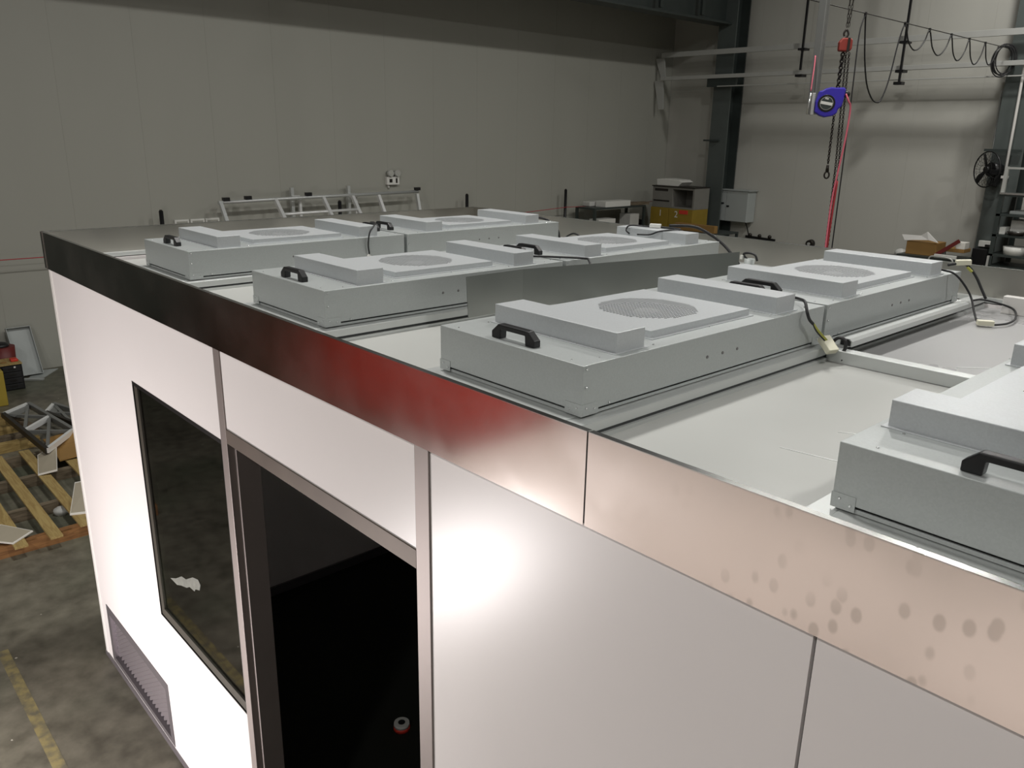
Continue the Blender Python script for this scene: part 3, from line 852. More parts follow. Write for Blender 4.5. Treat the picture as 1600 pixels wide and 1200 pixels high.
cable('power_cable', [(3.56, 2.55, 2.630), (3.605, 2.53, 2.630), (3.645, 2.53, 2.622), (3.675, 2.56, 2.585), (3.71, 2.575, 2.53), (3.745, 2.54, 2.475), (3.775, 2.50, 2.445), (3.80, 2.46, 2.446), (3.845, 2.49, 2.446), (3.87, 2.57, 2.447), (3.855, 2.70, 2.449), (3.80, 2.82, 2.465), (3.72, 2.72, 2.50), (3.69, 2.66, 2.50)], .006,
      'black cable with cream plug curling on the grey panel beside the channel',
      [((3.815, 2.468, 2.452), (.8, .5, 0), (.06, .028, .02), C)])
cable('power_cable', [(3.56, 2.69, 2.632), (3.595, 2.72, 2.640), (3.625, 2.74, 2.632), (3.66, 2.75, 2.59), (3.69, 2.752, 2.54), (3.715, 2.75, 2.50)], .008,
      'black cable with cream plug at the rear end of the third row',
      [((3.605, 2.735, 2.645), (1, .5, .1), (.06, .034, .022), C), ((3.635, 2.735, 2.618), (.7, .1, -.6), (.03, .012, .01), M['wire_yellow'])])
t = thing('channel_light', 'long white aluminium channel lying beside the third row', 'channel', (3.693, 2.07, ZB))
prof = [(-.020, 0), (.022, 0), (.022, .018), (.012, .026), (-.010, .026), (-.020, .018)]
MB().prism([(3.693 + a, 1.52, ZB + b) for a, b in prof], (0, 1.09, 0)).build('housing', M['channel'], t)
MB().prism([(3.693 + a * .8, 1.517, ZB + .003 + b * .8) for a, b in prof], (0, .003, 0)).build('end_cap', M['black'], t)
o = MB().box(3.76, 4.20, 2.82, 2.862, ZP, 2.512).build('white_bar', M['white_post'], bevel=.003)
tag(o, 'white rectangular bar along the foot of the rear band', 'bar')
t = thing('cable_gland', 'small grey cylinder with cable ends behind the loose sheet', 'cable gland', (2.635, 2.62, ZB))
MB().cyl((2.635, 2.62, ZP), (2.635, 2.62, 2.555), .026, None, 16).build('body', M['cabinet'], t)
MB().tube(spline([(2.62, 2.62, 2.55), (2.60, 2.615, 2.575), (2.635, 2.61, 2.585), (2.67, 2.61, 2.578), (2.685, 2.61, 2.55)], 5), .006, 6).build('wire', M['rubber'], t)
MB().box(2.59, 2.605, 2.60, 2.615, 2.55, 2.57).build('plug', M['white_plastic'], t)

# ------------------------------------------------------------------ hoist, hose reel and cords
t = thing('square_tube', 'square aluminium tube hanging from the roof beside the blue reel', 'tube', (.44, 7.14, 3.4))
MB().box(.400, .478, 7.10, 7.18, 3.40, ZC).build('tube', M['alu_dim'], t, bevel=.004)
rx, ry, rz = .665, 6.98, 3.495
UX = Vector((.85, .53, 0)).normalized(); UN = Vector((.53, -.85, 0)).normalized(); UZ = Vector((0, 0, 1))
rc = Vector((rx, ry, rz)); S = 1 / 2080
t = thing('hose_reel', 'blue wall hose reel hanging on the square aluminium tube', 'hose reel', (rx, ry, rz - .16))
out = [(430, 330), (480, 325), (560, 285), (690, 255), (800, 265), (990, 262), (1020, 310), (1000, 440), (985, 560), (960, 640), (890, 680), (880, 760), (780, 815), (620, 840), (500, 810), (420, 765), (370, 745), (370, 540), (400, 440)]
poly = [rc + UX * (x - 617) * S * .86 + UZ * (570 - y) * S for x, y in out]
MB().prism([p - UN * .09 for p in poly], UN * .17).build('casing', M['blue'], t, bevel=.012)
def disc(r0, r1, z0, z1, m, name):
    MB().cyl(rc + UN * z0, rc + UN * z1, r0, r1, 32).build(name, m, t)
disc(.083, .08, .078, .086, M['black'], 'label_ring')
disc(.062, .062, .084, .0875, M['rail'], 'label_rim')
disc(.058, .058, .085, .0885, M['dark_steel'], 'label_disc')
tilt = UX * .985 - UZ * .17
MB().bar(rc + UN * .0885 - tilt * .055, rc + UN * .0885 + tilt * .055, .027, .003, UN).build('label_stripe', M['white_plastic'], t)
MB().bar(rc + UN * .0885 - tilt * .018 + UZ * .046, rc + UN * .0885 + tilt * .016 + UZ * .043, .018, .002, UN).build('label_mark', M['rail'], t)
bc = rc + UX * 425 * S * .9 + UZ * 190 * S
MB().sphere(bc, .034).build('hose_stopper', M['black'], t)
a = rc + UX * -.122
MB().bar(a + UZ * .10 - UN * .02, a - UZ * .11 - UN * .02, .03, .09, UN).build('mount_plate', M['rail'], t, bevel=.004)
MB().tube([a + UZ * .10 + UX * -.03, a - UZ * .10 + UX * -.045], .010, 8).build('mount_pin', M['alu_bright'], t)
t = thing('air_hose', 'thin pink hose dropping from the blue reel', 'hose', (.83, 7.1, 2.0))
MB().tube(spline([(.835, 7.03, 3.585), (.862, 7.05, 3.52), (.868, 7.1, 3.44), (.856, 7.1, 3.14), (.825, 7.1, 2.85), (.80, 7.1, 2.575), (.795, 7.1, 2.30), (.804, 7.1, 1.0), (.81, 7.1, .0)], 6), .009, 8).build('hose', M['pink'], t)
o = MB().tube(spline([(.43, 7.095, 3.96), (.452, 7.06, 3.88), (.47, 7.02, 3.75), (.478, 7.0, 3.62)], 6), .006, 6).build('pink_cord', M['pink'])
tag(o, 'short pink cord tied between the square tube and the blue reel', 'cord')
# chain hoist
t = thing('chain_hoist', 'small red chain hoist with hanging chains', 'hoist', (.675, 7.2, 3.98))
pf = [(-.060, -.058), (.042, -.066), (.064, -.04), (.064, .046), (.046, .060), (-.035, .063), (-.062, .024)]
HX = Vector((.8, .6, 0)); HN = Vector((.6, -.8, 0)); hc = Vector((.675, 7.2, 4.055))
MB().prism([hc + HX * x + UZ * z - HN * .045 for x, z in pf], HN * .09).build('body', M['hoist_red'], t, bevel=.012)
MB().prism([hc + HX * x + UZ * z + HN * .0 for x, z in [(.012, -.064), (.038, -.064), (.038, .060), (.016, .062)]], HN * .055).build('chain_guide', M['chain'], t)
MB().tube(spline([hc + UZ * .06, hc + UZ * .10 + HX * .02, hc + UZ * .14 - HX * .0, hc + UZ * .11 - HX * .022, hc + UZ * .08 - HX * .016], 5), .010, 8).build('top_hook', M['chain'], t)
def chain(a, b, pitch, r, w, name, m):
    a, b = Vector(a), Vector(b); n = int((b - a).length / pitch); d = (b - a).normalized()
    u = d.cross(Vector((0, 1, 0))).normalized(); v = d.cross(u)
    bm = MB()
    for i in range(n):
        c = a + d * pitch * (i + .5); s = (u, v)[i % 2]; h = pitch * .68
        bm.tube([c + d * h * math.cos(q) + s * w * math.sin(q) for q in [k * math.pi / 4 for k in range(8)]], r, 4, True)
    return bm.build(name, m, t)
chain((.665, 7.2, 3.98), (.655, 7.2, 3.40), .03, .0085, .017, 'load_chain', M['chain'])
chain((.655, 7.2, 3.40), (.656, 7.2, 2.90), .022, .0055, .010, 'load_chain', M['chain'])
chain((.697, 7.2, 3.98), (.742, 7.2, 2.9), .022, .0042, .009, 'hand_chain', M['chain']); chain((.742, 7.2, 2.9), (.752, 7.2, 1.1), .022, .0042, .009, 'hand_chain', M['chain'])
chain((.73, 7.2, 3.98), (.773, 7.2, 2.9), .022, .0042, .009, 'hand_chain', M['chain']); chain((.773, 7.2, 2.9), (.765, 7.2, 1.1), .022, .0042, .009, 'hand_chain', M['chain'])
chain((.672, 7.2, 4.22), (.66, 7.2, 6.2), .04, .0035, .009, 'support_chain', M['chain']); chain((.69, 7.2, 4.22), (.80, 7.2, 6.2), .04, .0035, .009, 'support_chain', M['chain'])
MB().box(.52, 1.1, 7.15, 7.25, 6.2, 6.3).build('trolley_beam', M['dark_steel'], t)
MB().cyl((.73, 7.15, 6.3), (.73, 7.15, ZC), .02, None, 8).build('support_rod', M['dark_steel'], t)
hk = Vector((.657, 7.2, 2.80))
MB().cyl(hk + UZ * .10, hk + UZ * .035, .013, .018, 10).build('hook_block', M['chain'], t)
MB().tube([hk + HX * .024 * math.sin(q) + UZ * .034 * math.cos(q) for q in [k * 2 * math.pi / 12 for k in range(12)]], .009, 6, True).build('hook', M['chain'], t)
o = MB().tube(spline([(.82, 7.12, 2.75), (.80, 7.14, 2.4), (.79, 7.14, 1.9), (.79, 7.14, 0)], 6), .012, 8).build('red_strap', M['red_rope'])
tag(o, 'red strap hanging beside the hoist chains', 'strap')
# strung wire with festooned cable
def wire_at(y): return Vector((.21 - .274 * (y - 7.5) / 6.6, y, 4.518 + .077 * (y - 7.5) / 6.6))
o = MB().tube([wire_at(3.0), wire_at(8), wire_at(14.27)], .006, 6).build('strung_wire', M['chain'])
tag(o, 'taut wire sloping across to the right column', 'wire')
t = thing('festoon_cable', 'black cable hung in loops from the taut wire', 'cable', tuple(wire_at(9)))
pts = [wire_at(8.6), (.15, 8.66, 4.40), (.15, 8.75, 4.074), (.15, 8.884, 3.802), (.15, 9.05, 3.65), (.15, 9.2, 3.60), (.15, 9.33, 3.64), (.14, 9.484, 3.87), (.13, 9.62, 4.30), wire_at(9.77) - UZ * .02]
loops = [(9.77, 10.6, .27), (10.6, 11.42, .28), (11.42, 12.16, .30), (12.16, 12.88, .31), (12.88, 13.5, .28)]
for (a, b, dp) in loops:
    for q in (.2, .4, .55, .7, .87, 1.0):
        pts.append(wire_at(a + (b - a) * q) - UZ * (dp * math.sin(math.pi * min(1, q)) ** .8 + .012))
MB().tube(spline(pts, 4), .009, 6).build('cord', M['rubber'], t)
MB().tube(spline([wire_at(8.6), (.17, 8.5, 4.3), (.2, 8.45, 3.75), (.22, 8.42, 3.0), (.23, 8.40, 2.0), (.23, 8.4, .0)], 5), .008, 6).build('drop_cord', M['rubber'], t)
for y in (8.6, 9.77, 10.6, 11.42, 12.16, 12.88):
    p = wire_at(y); MB().box(p.x - .012, p.x + .012, y - .012, y + .012, p.z - .04, p.z + .012).build('clip', M['black'], t)
t = thing('cable_coil', 'coil of black cable hung on the right column', 'cable', (-.1, 14.05, 4.1))
for k in range(5):
    rr = .235 - .012 * (k % 3); oy = 14.0 + .02 * k; ox = -.11 + .03 * math.sin(k * 2.1)
    MB().tube([(ox + rr * .55 * math.cos(q), oy + rr * .4 * math.cos(q), 4.40 + rr * math.sin(q) + .01 * k) for q in [j * 2 * math.pi / 28 for j in range(28)]], .009, 6, True).build('turn', M['rubber'], t)
# conduit with socket box, wall fan
t = thing('conduit', 'pale conduit pipe running down the right column to a socket box', 'pipe', (.19, 14.05, 1.5))
MB().tube([(.192, 14.16, 1.56), (.185, 14.16, 3.39), (.176, 14.16, 4.32), (.176, 14.16, 4.36)], .022, 10).build('pipe', M['white_post'], t)
MB().box(.14, .23, 14.14, 14.24, 2.60, 2.64).build('clip', M['white_post'], t)
MB().box(-.02, .20, 14.17, 14.25, 1.465, 1.565).build('socket_box', M['white_plastic'], t, bevel=.005)
MB().box(.10, .17, 14.12, 14.17, 1.475, 1.51).build('plug', M['black'], t)
o = MB().box(-.06, .17, 14.05, 14.25, 1.12, 1.44).build('switch_box', M['black'], bevel=.01); tag(o, 'black box on the right column under the socket box', 'box')
t = thing('wall_fan', 'large black wall fan in a round wire cage on the right column', 'fan', (.10, 14.1, 2.4))
fc = Vector((-.045, 14.0, 2.735)); fn = Vector((-.52, -.85, 0)).normalized(); fx = Vector((.85, -.52, 0)).normalized()
def fr(r, off, q): return fc + fn * off + fx * r * math.cos(q) + UZ * r * math.sin(q)
N_ = 32
MB().tube([fr(.285, 0, k * 2 * math.pi / N_) for k in range(N_)], .011, 6, True).build('cage_rim', M['black'], t)
cg = MB()
for k in range(24):
    q = k * 2 * math.pi / 24
    cg.tube([fr(.285, 0, q), fr(.22, .05, q), fr(.06, .075, q)], .0026, 4)
    cg.tube([fr(.285, 0, q), fr(.2, -.06, q), fr(.09, -.075, q)], .0022, 4)
for r_, o_ in ((.17, .058), (.07, .075)):
    cg.tube([fr(r_, o_, k * 2 * math.pi / N_) for k in range(N_)], .0025, 4, True)
cg.build('cage_wires', M['black'], t, kind='stuff')
for k in range(3):
    q = 1.95 + k * 2 * math.pi / 3
    d = fx * math.cos(q) + UZ * math.sin(q); s_ = fx * -math.sin(q) + UZ * math.cos(q)
    MB().prism([fc + d * .05 - s_ * .025, fc + d * .15 - s_ * .05 + fn * .02, fc + d * .255 - s_ * .04 + fn * .02, fc + d * .265 + s_ * .035, fc + d * .05 + s_ * .025], fn * .006).build('blade', M['black'], t)
MB().cyl(fc + fn * .03, fc - fn * .03, .05, .055, 16).build('hub', M['black'], t)
MB().cyl(fc - fn * .07, fc - fn * .26, .115, .09, 20).build('motor', M['black'], t)
MB().bar(fc - fn * .2 - UZ * .09, fc - fn * .16 - UZ * .27, .1, .1).build('control_box', M['black'], t, bevel=.01)
MB().bar(fc - fn * .22, (.16, 14.25, 2.72), .06, .06).build('bracket', M['black'], t)
MB().tube([(-.25, 14.72, 0.9), (-.235, 14.72, 2.45), (-.27, 14.72, 4.0)], .018, 6).build('trim_2', M['rail'], kind='structure')

# ------------------------------------------------------------------ things along the back wall
t = thing('wall_cabinet', 'grey two-door electrical cabinet on the back wall beside the dark column', 'cabinet', (-5.08, 14.5, 1.43))
MB().box(-5.46, -4.70, 14.42, 14.72, 1.44, 2.09).build('body', M['cabinet'], t, bevel=.006)
MB().box(-5.455, -5.22, 14.405, 14.42, 1.45, 2.08).build('door', M['cabinet'], t); MB().box(-5.214, -4.705, 14.405, 14.42, 1.45, 2.08).build('door', M['cabinet'], t)
MB().box(-5.34, -5.27, 14.395, 14.406, 1.80, 1.83).build('latch', M['black'], t); MB().box(-5.20, -5.14, 14.395, 14.406, 1.74, 1.775).build('latch', M['black'], t)
MB().box(-5.48, -4.66, 14.38, 14.74, 2.09, 2.105).build('rain_lip', M['cabinet'], t)
MB().tube(spline([(-4.83, 14.6, 1.44), (-4.82, 14.66, 1.35), (-4.80, 14.72, 1.2), (-4.79, 14.73, 1.13)], 4), .012, 6).build('cord', M['rubber'], t)
t = thing('hook_strip', 'black strip with three round knobs low on the back wall', 'hook strip', (-4.5, 14.7, 1.1))
MB().bar((-4.86, 14.73, 1.12), (-4.15, 14.73, 1.10), .04, .05).build('strip', M['black'], t)
for x in (-4.73, -4.5, -4.26):
    MB().sphere((x, 14.69, 1.165), .04, 10, 6).build('knob', M['chain'], t)
t = thing('valve', 'small grey round valve on the back wall right of the knob strip', 'valve', (-3.34, 14.7, 1.05))
MB().cyl((-3.34, 14.76, 1.12), (-3.34, 14.66, 1.12), .085, .075, 18).build('dial', M['chain'], t)
MB().cyl((-3.34, 14.67, 1.12), (-3.34, 14.64, 1.12), .03, .03, 10).build('knob', M['rail'], t)

def bench(name, label, x0, x1, y0, y1, zs, m, r=.025):
    t = thing(name, label, 'rack' if len(zs) > 1 else 'bench', ((x0 + x1) / 2, (y0 + y1) / 2, 0))
    for z in zs: MB().box(x0, x1, y0, y1, z - .035, z).build('shelf', m, t)
    for x in (x0 + r, x1 - r):
        for y in (y0 + r, y1 - r):
            MB().box(x - r, x + r, y - r, y + r, 0, max(zs) - .035).build('post', m, t)
    return t
def box(name, lab, cat, a, m, grp=None, bev=.006, parts=()):
    o = MB().box(*a).build(name, m, bevel=bev)
    return tag(o, lab, cat, grp)
bench('steel_bench', 'dark steel bench in the corner under the yellow cartons', -6.55, -4.62, 13.25, 14.05, [1.28], M['dark_steel'])
def numbered(x0, x1, s, xc, label):
    t = thing('carton', label, 'carton', ((x0 + x1) / 2, 13.6, 1.28))
    MB().box(x0, x1, 13.40, 13.95, 1.281, 1.70).build('body', M['carton_y'], t, bevel=.006)
    cu = bpy.data.curves.new('number', 'FONT'); cu.body = s; cu.size = .19; cu.extrude = .001; cu.align_x = 'CENTER'
    to = bpy.data.objects.new('tmp', cu); COL.objects.link(to)
    dg = bpy.context.evaluated_depsgraph_get()
    me = bpy.data.meshes.new_from_object(to.evaluated_get(dg)); bpy.data.objects.remove(to)
    me.transform(Matrix.Translation(Vector((xc, 13.396, 1.52)) - origin(t)) @ Matrix.Rotation(math.pi / 2, 4, 'X'))
    me.materials.clear(); me.materials.append(M['paper'])
    new_obj('number', me, t)
    return t
numbered(-6.47, -5.99, '1', -6.2, 'yellow carton marked 1 under the grey crate')
c2_ = numbered(-5.98, -5.36, '2', -5.78, 'yellow carton marked 2 beside carton 1 in the corner')
MB().box(-5.70, -5.48, 13.393, 13.40, 1.60, 1.68).build('tape', M['red'], c2_)
t = thing('crate', 'grey open fronted crate on top of the yellow cartons', 'crate', (-5.9, 13.7, 1.70))
MB().box(-6.46, -5.92, 13.42, 13.95, 1.702, 2.14).build('closed_side', M['crate'], t, bevel=.006)
for a in ((-5.92, -5.36, 13.42, 13.95, 1.702, 1.735), (-5.92, -5.36, 13.42, 13.95, 2.10, 2.14), (-5.40, -5.36, 13.42, 13.95, 1.735, 2.10), (-5.92, -5.40, 13.92, 13.95, 1.735, 2.10)):
    MB().box(*a).build('board', M['crate'], t)
MB().box(-6.40, -6.05, 13.415, 13.42, 2.05, 2.10).build('print', M['chain'], t); MB().box(-6.42, -6.0, 13.415, 13.42, 1.83, 1.86).build('print', M['chain'], t)
MB().box(-6.47, -5.35, 13.40, 13.96, 2.14, 2.16).build('lid', M['chain'], t)
t = thing('foam_tray', 'white foam tray on top of the grey crate', 'tray', (-6.05, 13.65, 2.16))
MB().prism([(-6.38, 13.45, 2.161), (-5.82, 13.45, 2.161), (-5.72, 13.45, 2.25), (-5.80, 13.45, 2.29), (-6.2, 13.45, 2.31), (-6.40, 13.45, 2.29)], (0, .4, 0)).build('tray', M['white_plastic'], t, bevel=.01)
box('carton', 'long brown carton in front of the column under the cabinet', 'carton', (-5.70, -4.70, 13.27, 13.39, 1.281, 1.43), M['carton'])
# rack beside left wall
bench('steel_rack', 'low dark rack against the left wall with white parts in it', -7.0, -6.45, 11.55, 13.2, [1.30, 1.74], M['dark_steel'])
box('white_box', 'white open box on top of the dark rack by the left wall', 'box', (-6.75, -6.47, 11.9, 12.7, 1.741, 1.86), M['white_plastic'])
box('grey_box', 'grey lump of packing behind the white box on the rack', 'box', (-7.0, -6.78, 11.75, 12.4, 1.741, 1.84), M['stone'], None, .02)
box('white_box', 'small white box low in the dark rack, left one', 'box', (-6.75, -6.48, 11.72, 12.25, 1.301, 1.50), M['white_plastic'])
box('white_box', 'small grey white box low in the dark rack, right one', 'box', (-6.8, -6.5, 12.75, 13.05, 1.301, 1.56), M['stone'])
t = thing('plank', 'long brown plank resting from the rack to the crate', 'plank', (-6.6, 13.3, 1.74))
MB().hexa([(-6.75, 12.75, 1.742), (-6.60, 12.75, 1.742), (-6.52, 13.40, 1.742), (-6.68, 13.40, 1.742)], [(-6.75, 12.75, 1.80), (-6.60, 12.75, 1.80), (-6.52, 13.40, 1.80), (-6.68, 13.40, 1.80)]).build('board', M['wood_old'], t)
o = MB().box(-6.95, -6.5, 13.22, 13.24, 1.25, 1.42).build('steel_plate', M['chain']); tag(o, 'dark steel plate between the rack and the yellow cartons', 'plate')

# bench with clutter in front of the back wall
bench('steel_bench', 'cluttered dark steel bench by the back wall right of the chains', -1.0, .0, 13.3, 13.95, [1.30], M['dark_steel'])
box('open_carton', 'brown open carton on the bench by the back wall, under white paper', 'carton', (-.92, -.42, 13.45, 13.85, 1.301, 1.52), M['carton'])
o = MB().prism([(-.95, 13.42, 1.53), (-.55, 13.40, 1.57), (-.40, 13.40, 1.54), (-.60, 13.42, 1.70), (-.70, 13.44, 1.63), (-1.02, 13.45, 1.62)], (0, .05, -.005)).build('paper', M['paper'])
tag(o, 'crumpled white paper on top of the brown carton', 'paper')
box('carton', 'flat brown carton leaning at the right end of the cluttered bench', 'carton', (-.32, .0, 13.5, 13.8, 1.40, 1.46), M['carton'])
o = MB().bar((-.42, 13.42, 1.32), (-.08, 13.45, 1.60), .04, .06).build('red_stick', M['dark_red']); tag(o, 'dark red stick leaning on the cluttered bench', 'stick')
box('small_box', 'small cream box on the right end of the cluttered bench', 'box', (-.14, .0, 13.5, 13.7, 1.461, 1.57), M['board_edge'])
box('white_tray', 'white tray lying at the middle of the cluttered bench', 'tray', (-.40, -.05, 13.33, 13.38, 1.301, 1.36), M['white_plastic'])
box('metal_can', 'steel can on the cluttered bench beside the brown carton', 'can', (-.36, -.30, 13.52, 13.58, 1.301, 1.39), M['rail'])
o = MB().tube(spline([(-.45, 13.28, 1.2), (-.44, 13.27, 1.30), (-.36, 13.27, 1.33), (-.1, 13.27, 1.31), (-.06, 13.27, 1.2)], 5), .014, 6).build('hand_rail', M['rail']); tag(o, 'bent steel rail on the front of the cluttered bench', 'rail')
bench('low_table', 'low dark table left of the cluttered bench', -1.75, -1.02, 13.4, 13.9, [1.17], M['dark_steel'])
o = MB().prism([(-1.45, 13.5, 1.171), (-1.05, 13.5, 1.171), (-1.05, 13.5, 1.20), (-1.1, 13.5, 1.25), (-1.4, 13.5, 1.225), (-1.5, 13.5, 1.20)], (0, .15, 0)).build('black_tool', M['black']); tag(o, 'long black tool lying on the low table', 'tool')
o = MB().sphere((-1.12, 13.77, 1.255), .11, 12, 8, (1, .8, .75)).build('white_bag', M['white_plastic']); tag(o, 'white plastic bag on the low table behind the black tool', 'bag')
# shelving rack at the right edge
t = bench('storage_rack', 'tall dark storage rack at the right edge holding white boxes', .34, 1.8, 13.6, 14.3, [1.24, 1.43, 1.745, 2.07, 2.38], M['dark_steel'], .03)
MB().bar((.37, 13.63, 2.38), (.37, 13.63, 2.80), .05, .05).build('upright', M['rail'], t)
MB().bar((.37, 13.63, 2.78), (1.8, 13.63, 2.78), .04, .03).build('top_bar', M['rail'], t)
MB().bar((.34, 13.59, 2.39), (1.8, 13.59, 2.39), .012, .03).build('shelf_lip', M['alu_bright'], t)
MB().bar((.36, 13.56, 0.5), (.36, 13.56, 1.40), .03, .03).build('brace', M['rail'], t)
box('white_box', 'white box on the storage rack shelf, left of the taller box', 'box', (.41, .50, 13.67, 13.9, 1.747, 1.86), M['white_plastic'])
box('white_box', 'taller white box on the storage rack shelf under the top shelf', 'box', (.51, 1.0, 13.85, 14.2, 1.747, 1.97), M['white_plastic'])
t = thing('metal_bowl', 'dark round metal bowl in front of the white boxes on the rack', 'bowl', (.66, 13.68, 1.747))
MB().cyl((.66, 13.69, 1.747), (.66, 13.69, 1.80), .10, .14, 20).build('bowl', M['chain'], t)
MB().cyl((.68, 13.69, 1.80), (.68, 13.69, 1.81), .08, .07, 16).build('shiny_lid', M['alu_bright'], t)
t = thing('white_tub', 'white tub on the lower shelf of the storage rack', 'tub', (.66, 13.75, 1.431))
MB().cyl((.66, 13.76, 1.431), (.66, 13.76, 1.56), .15, .17, 20).build('tub', M['white_plastic'], t)
box('parts_tray', 'grey parts tray on the rack shelf above the white boxes', 'tray', (.5, 1.1, 13.7, 14.1, 2.072, 2.12), M['cabinet'])

# ------------------------------------------------------------------ left wall
t = thing('leaning_scaffold', 'bright aluminium scaffold frame leaning on the left wall behind the booth', 'scaffold frame', (-6.6, 5.6, 0))
MB().tube([(-6.90, 3.86, 2.13), (-6.90, 5.3, 2.155), (-6.90, 7.44, 2.18)], .026, 10).build('top_rail', M['alu'], t)
for k, (y, dx) in enumerate(((3.89, .16), (4.76, .24), (5.58, .22), (6.12, .2), (6.62, .15), (7.41, .06))):
    MB().bar((-6.90, y, 2.14), (-6.90 + dx * 8.5, y + .02, .0), .055, .05, (0, 1, 0)).build('leg', M['alu'] if k in (0, 5) else M['alu_lit'], t)  # middle legs whitened for the light they reflect, end legs left grey
MB().tube([(-6.74, 4.78, 1.93), (-6.74, 6.15, 1.945)], .022, 8).build('cross_rail', M['alu_lit'], t)
for (y, z) in ((3.98, 2.17), (4.32, 2.18), (5.32, 2.20), (7.42, 2.22)):
    MB().box(-6.93, -6.87, y - .05, y + .05, z - .02, z + .03).build('clamp', M['black'], t)
for y, s in ((5.13, 'left'), (6.15, 'right')):
    t = thing('scaffold_brace', s + ' aluminium brace standing behind the scaffold frame rail', 'scaffold brace', (-7.08, y, 0))
    MB().bar((-7.08, y, .0), (-7.08, y, 2.30), .06, .05, (0, 1, 0)).build('upright', M['alu'], t)
    MB().box(-7.1, -7.02, y - .02, y + .11, 2.12, 2.18).build('bracket', M['alu_lit'], t)
    MB().bar((-7.02, y + .12, .0), (-7.02, y + .10, 2.16), .045, .04, (0, 1, 0)).build('strut', M['alu_lit'], t)
t = thing('emergency_light', 'white twin headed emergency light on the left wall above the scaffold', 'emergency light', (-7.18, 7.07, 2.28))
MB().box(-7.18, -7.11, 6.945, 7.20, 2.29, 2.425).build('body', M['white_plastic'], t, bevel=.008)
MB().box(-7.111, -7.108, 6.99, 7.05, 2.33, 2.39).build('sign_mark', M['chain'], t); MB().box(-7.111, -7.108, 7.12, 7.155, 2.32, 2.40).build('sign_mark', M['chain'], t)
for y in (7.00, 7.14):
    MB().cyl((-7.16, y, 2.48), (-7.07, y + .01, 2.485), .045, .055, 16).build('lamp_head', M['rail'], t)
    MB().cyl((-7.07, y + .01, 2.485), (-7.066, y + .01, 2.485), .045, .045, 16).build('lens', M['alu_bright'], t)
    MB().cyl((-7.14, y, 2.42), (-7.14, y, 2.46), .015, None, 8).build('neck', M['rail'], t)
MB().tube([(-7.17, 7.0, 2.29), (-7.17, 7.01, 2.23)], .02, 6).build('cord', M['white_plastic'], t)
for k, y in enumerate((3.40, 3.63, 3.855)):
    t = thing('wall_socket', ['leftmost', 'middle', 'rightmost'][k] + ' white socket of the three on the left wall', 'socket', (-7.18, y, 1.80), 'wall sockets')
    MB().box(-7.18, -7.14, y - .105, y + .105, 1.79, 1.89).build('box', M['white_plastic'], t, bevel=.006)
    MB().box(-7.141, -7.137, y - .08, y + .08, 1.81, 1.865).build('cover', M['wall'], t)
def pole(y, h, label):
    t = thing('black_pole', label, 'pole', (-6.98, y, 0))
    MB().cyl((-6.98, y, .02), (-6.98, y, h), .032, .03, 12).build('tube', M['black'], t)
    MB().cyl((-6.98, y, h), (-6.98, y, h + .02), .026, .015, 12).build('cap', M['chain'], t)
    MB().cyl((-6.98, y, 0), (-6.98, y, .03), .16, .15, 20).build('foot', M['black'], t)
pole(3.06, 2.04, 'black barrier pole left of the wall sockets'); pole(8.6, 2.08, 'black barrier pole right of the scaffold frame')
pole(11.22, 2.09, 'tall black barrier pole near the dark rack'); pole(5.92, 2.06, 'black barrier pole half hidden behind the scaffold legs')
t = thing('barrier_strap', 'thin red barrier strap strung along the left wall', 'strap', (-6.93, 5, 1.5))
MB().tube([(-6.93, -.6, 1.56), (-6.93, 1.0, 1.535), (-6.94, 3.06, 1.52), (-6.94, 5.92, 1.6), (-6.94, 8.6, 1.63), (-6.94, 10.33, 1.705), (-6.94, 11.22, 1.745), (-6.9, 11.93, 1.735), (-6.75, 13.3, 1.76), (-6.5, 14.2, 1.83)], .0065, 6).build('strap', M['red_rope'], t)

# ------------------------------------------------------------------ floor at the left
def batten(a, b, w, h, m, label, cat='timber', grp=None):
    o = MB().bar(a, b, w, h).build('timber_batten', m); return tag(o, label, cat, grp)
t = thing('pallet_base', 'pine pallet frame of four bearers and crossing slats on the floor', 'pallet frame', (-2.7, .3, 0))
for k, (x, m) in enumerate(((-1.765, 'wood_red'), (-2.36, 'wood_old'), (-3.07, 'wood_old'), (-3.66, 'wood_old'))):
    MB().box(x - .03, x + .03, -.9, 1.6, 0, .098).build('bearer', M[m], t)
for k, (y, xa, xb) in enumerate(((.14, -3.72, -1.62), (.375, -3.74, -1.70), (-.10, -3.72, -1.62), (.66, -3.72, -1.7), (-.45, -3.7, -1.65), (1.0, -3.7, -1.65))):
    MB().box(xa, xb, y - .045, y + .045, .0985, .118).build('slat', M['wood'], t)
def tile(q, lab):
    t = thing('ceiling_tile', lab, 'tile', tuple(Vector(q[0])), None)
    MB().slab([Vector(p) for p in q], .010).build('edge', M['board_edge'], t)
    c = sum((Vector(p) for p in q), Vector()) / len(q)
    MB().slab([c + (Vector(p) - c) * .93 + UZ * .010 for p in q], .0015).build('face', M['board'], t)
tile([(-3.49, .44, .120), (-2.97, .325, .120), (-2.90, .47, .15), (-3.60, .64, .17)], 'beige offcut board lying across the far pine slat')
tile([(-1.93, .315, .120), (-1.87, .45, .120), (-2.40, .62, .19), (-2.46, .50, .17)], 'beige offcut board half hidden by the booth corner')
tile([(-2.10, -.30, .120), (-1.78, -.22, .120), (-1.68, -.14, .120), (-1.80, .02, .125), (-2.08, -.14, .122)], 'beige offcut board on the nearest end of the slats')
bm = MB().sphere((-2.27, .33, .03), .055, 9, 6, (1, 1.2, .75)); o = bm.build('plaster_lump', M['stone'])
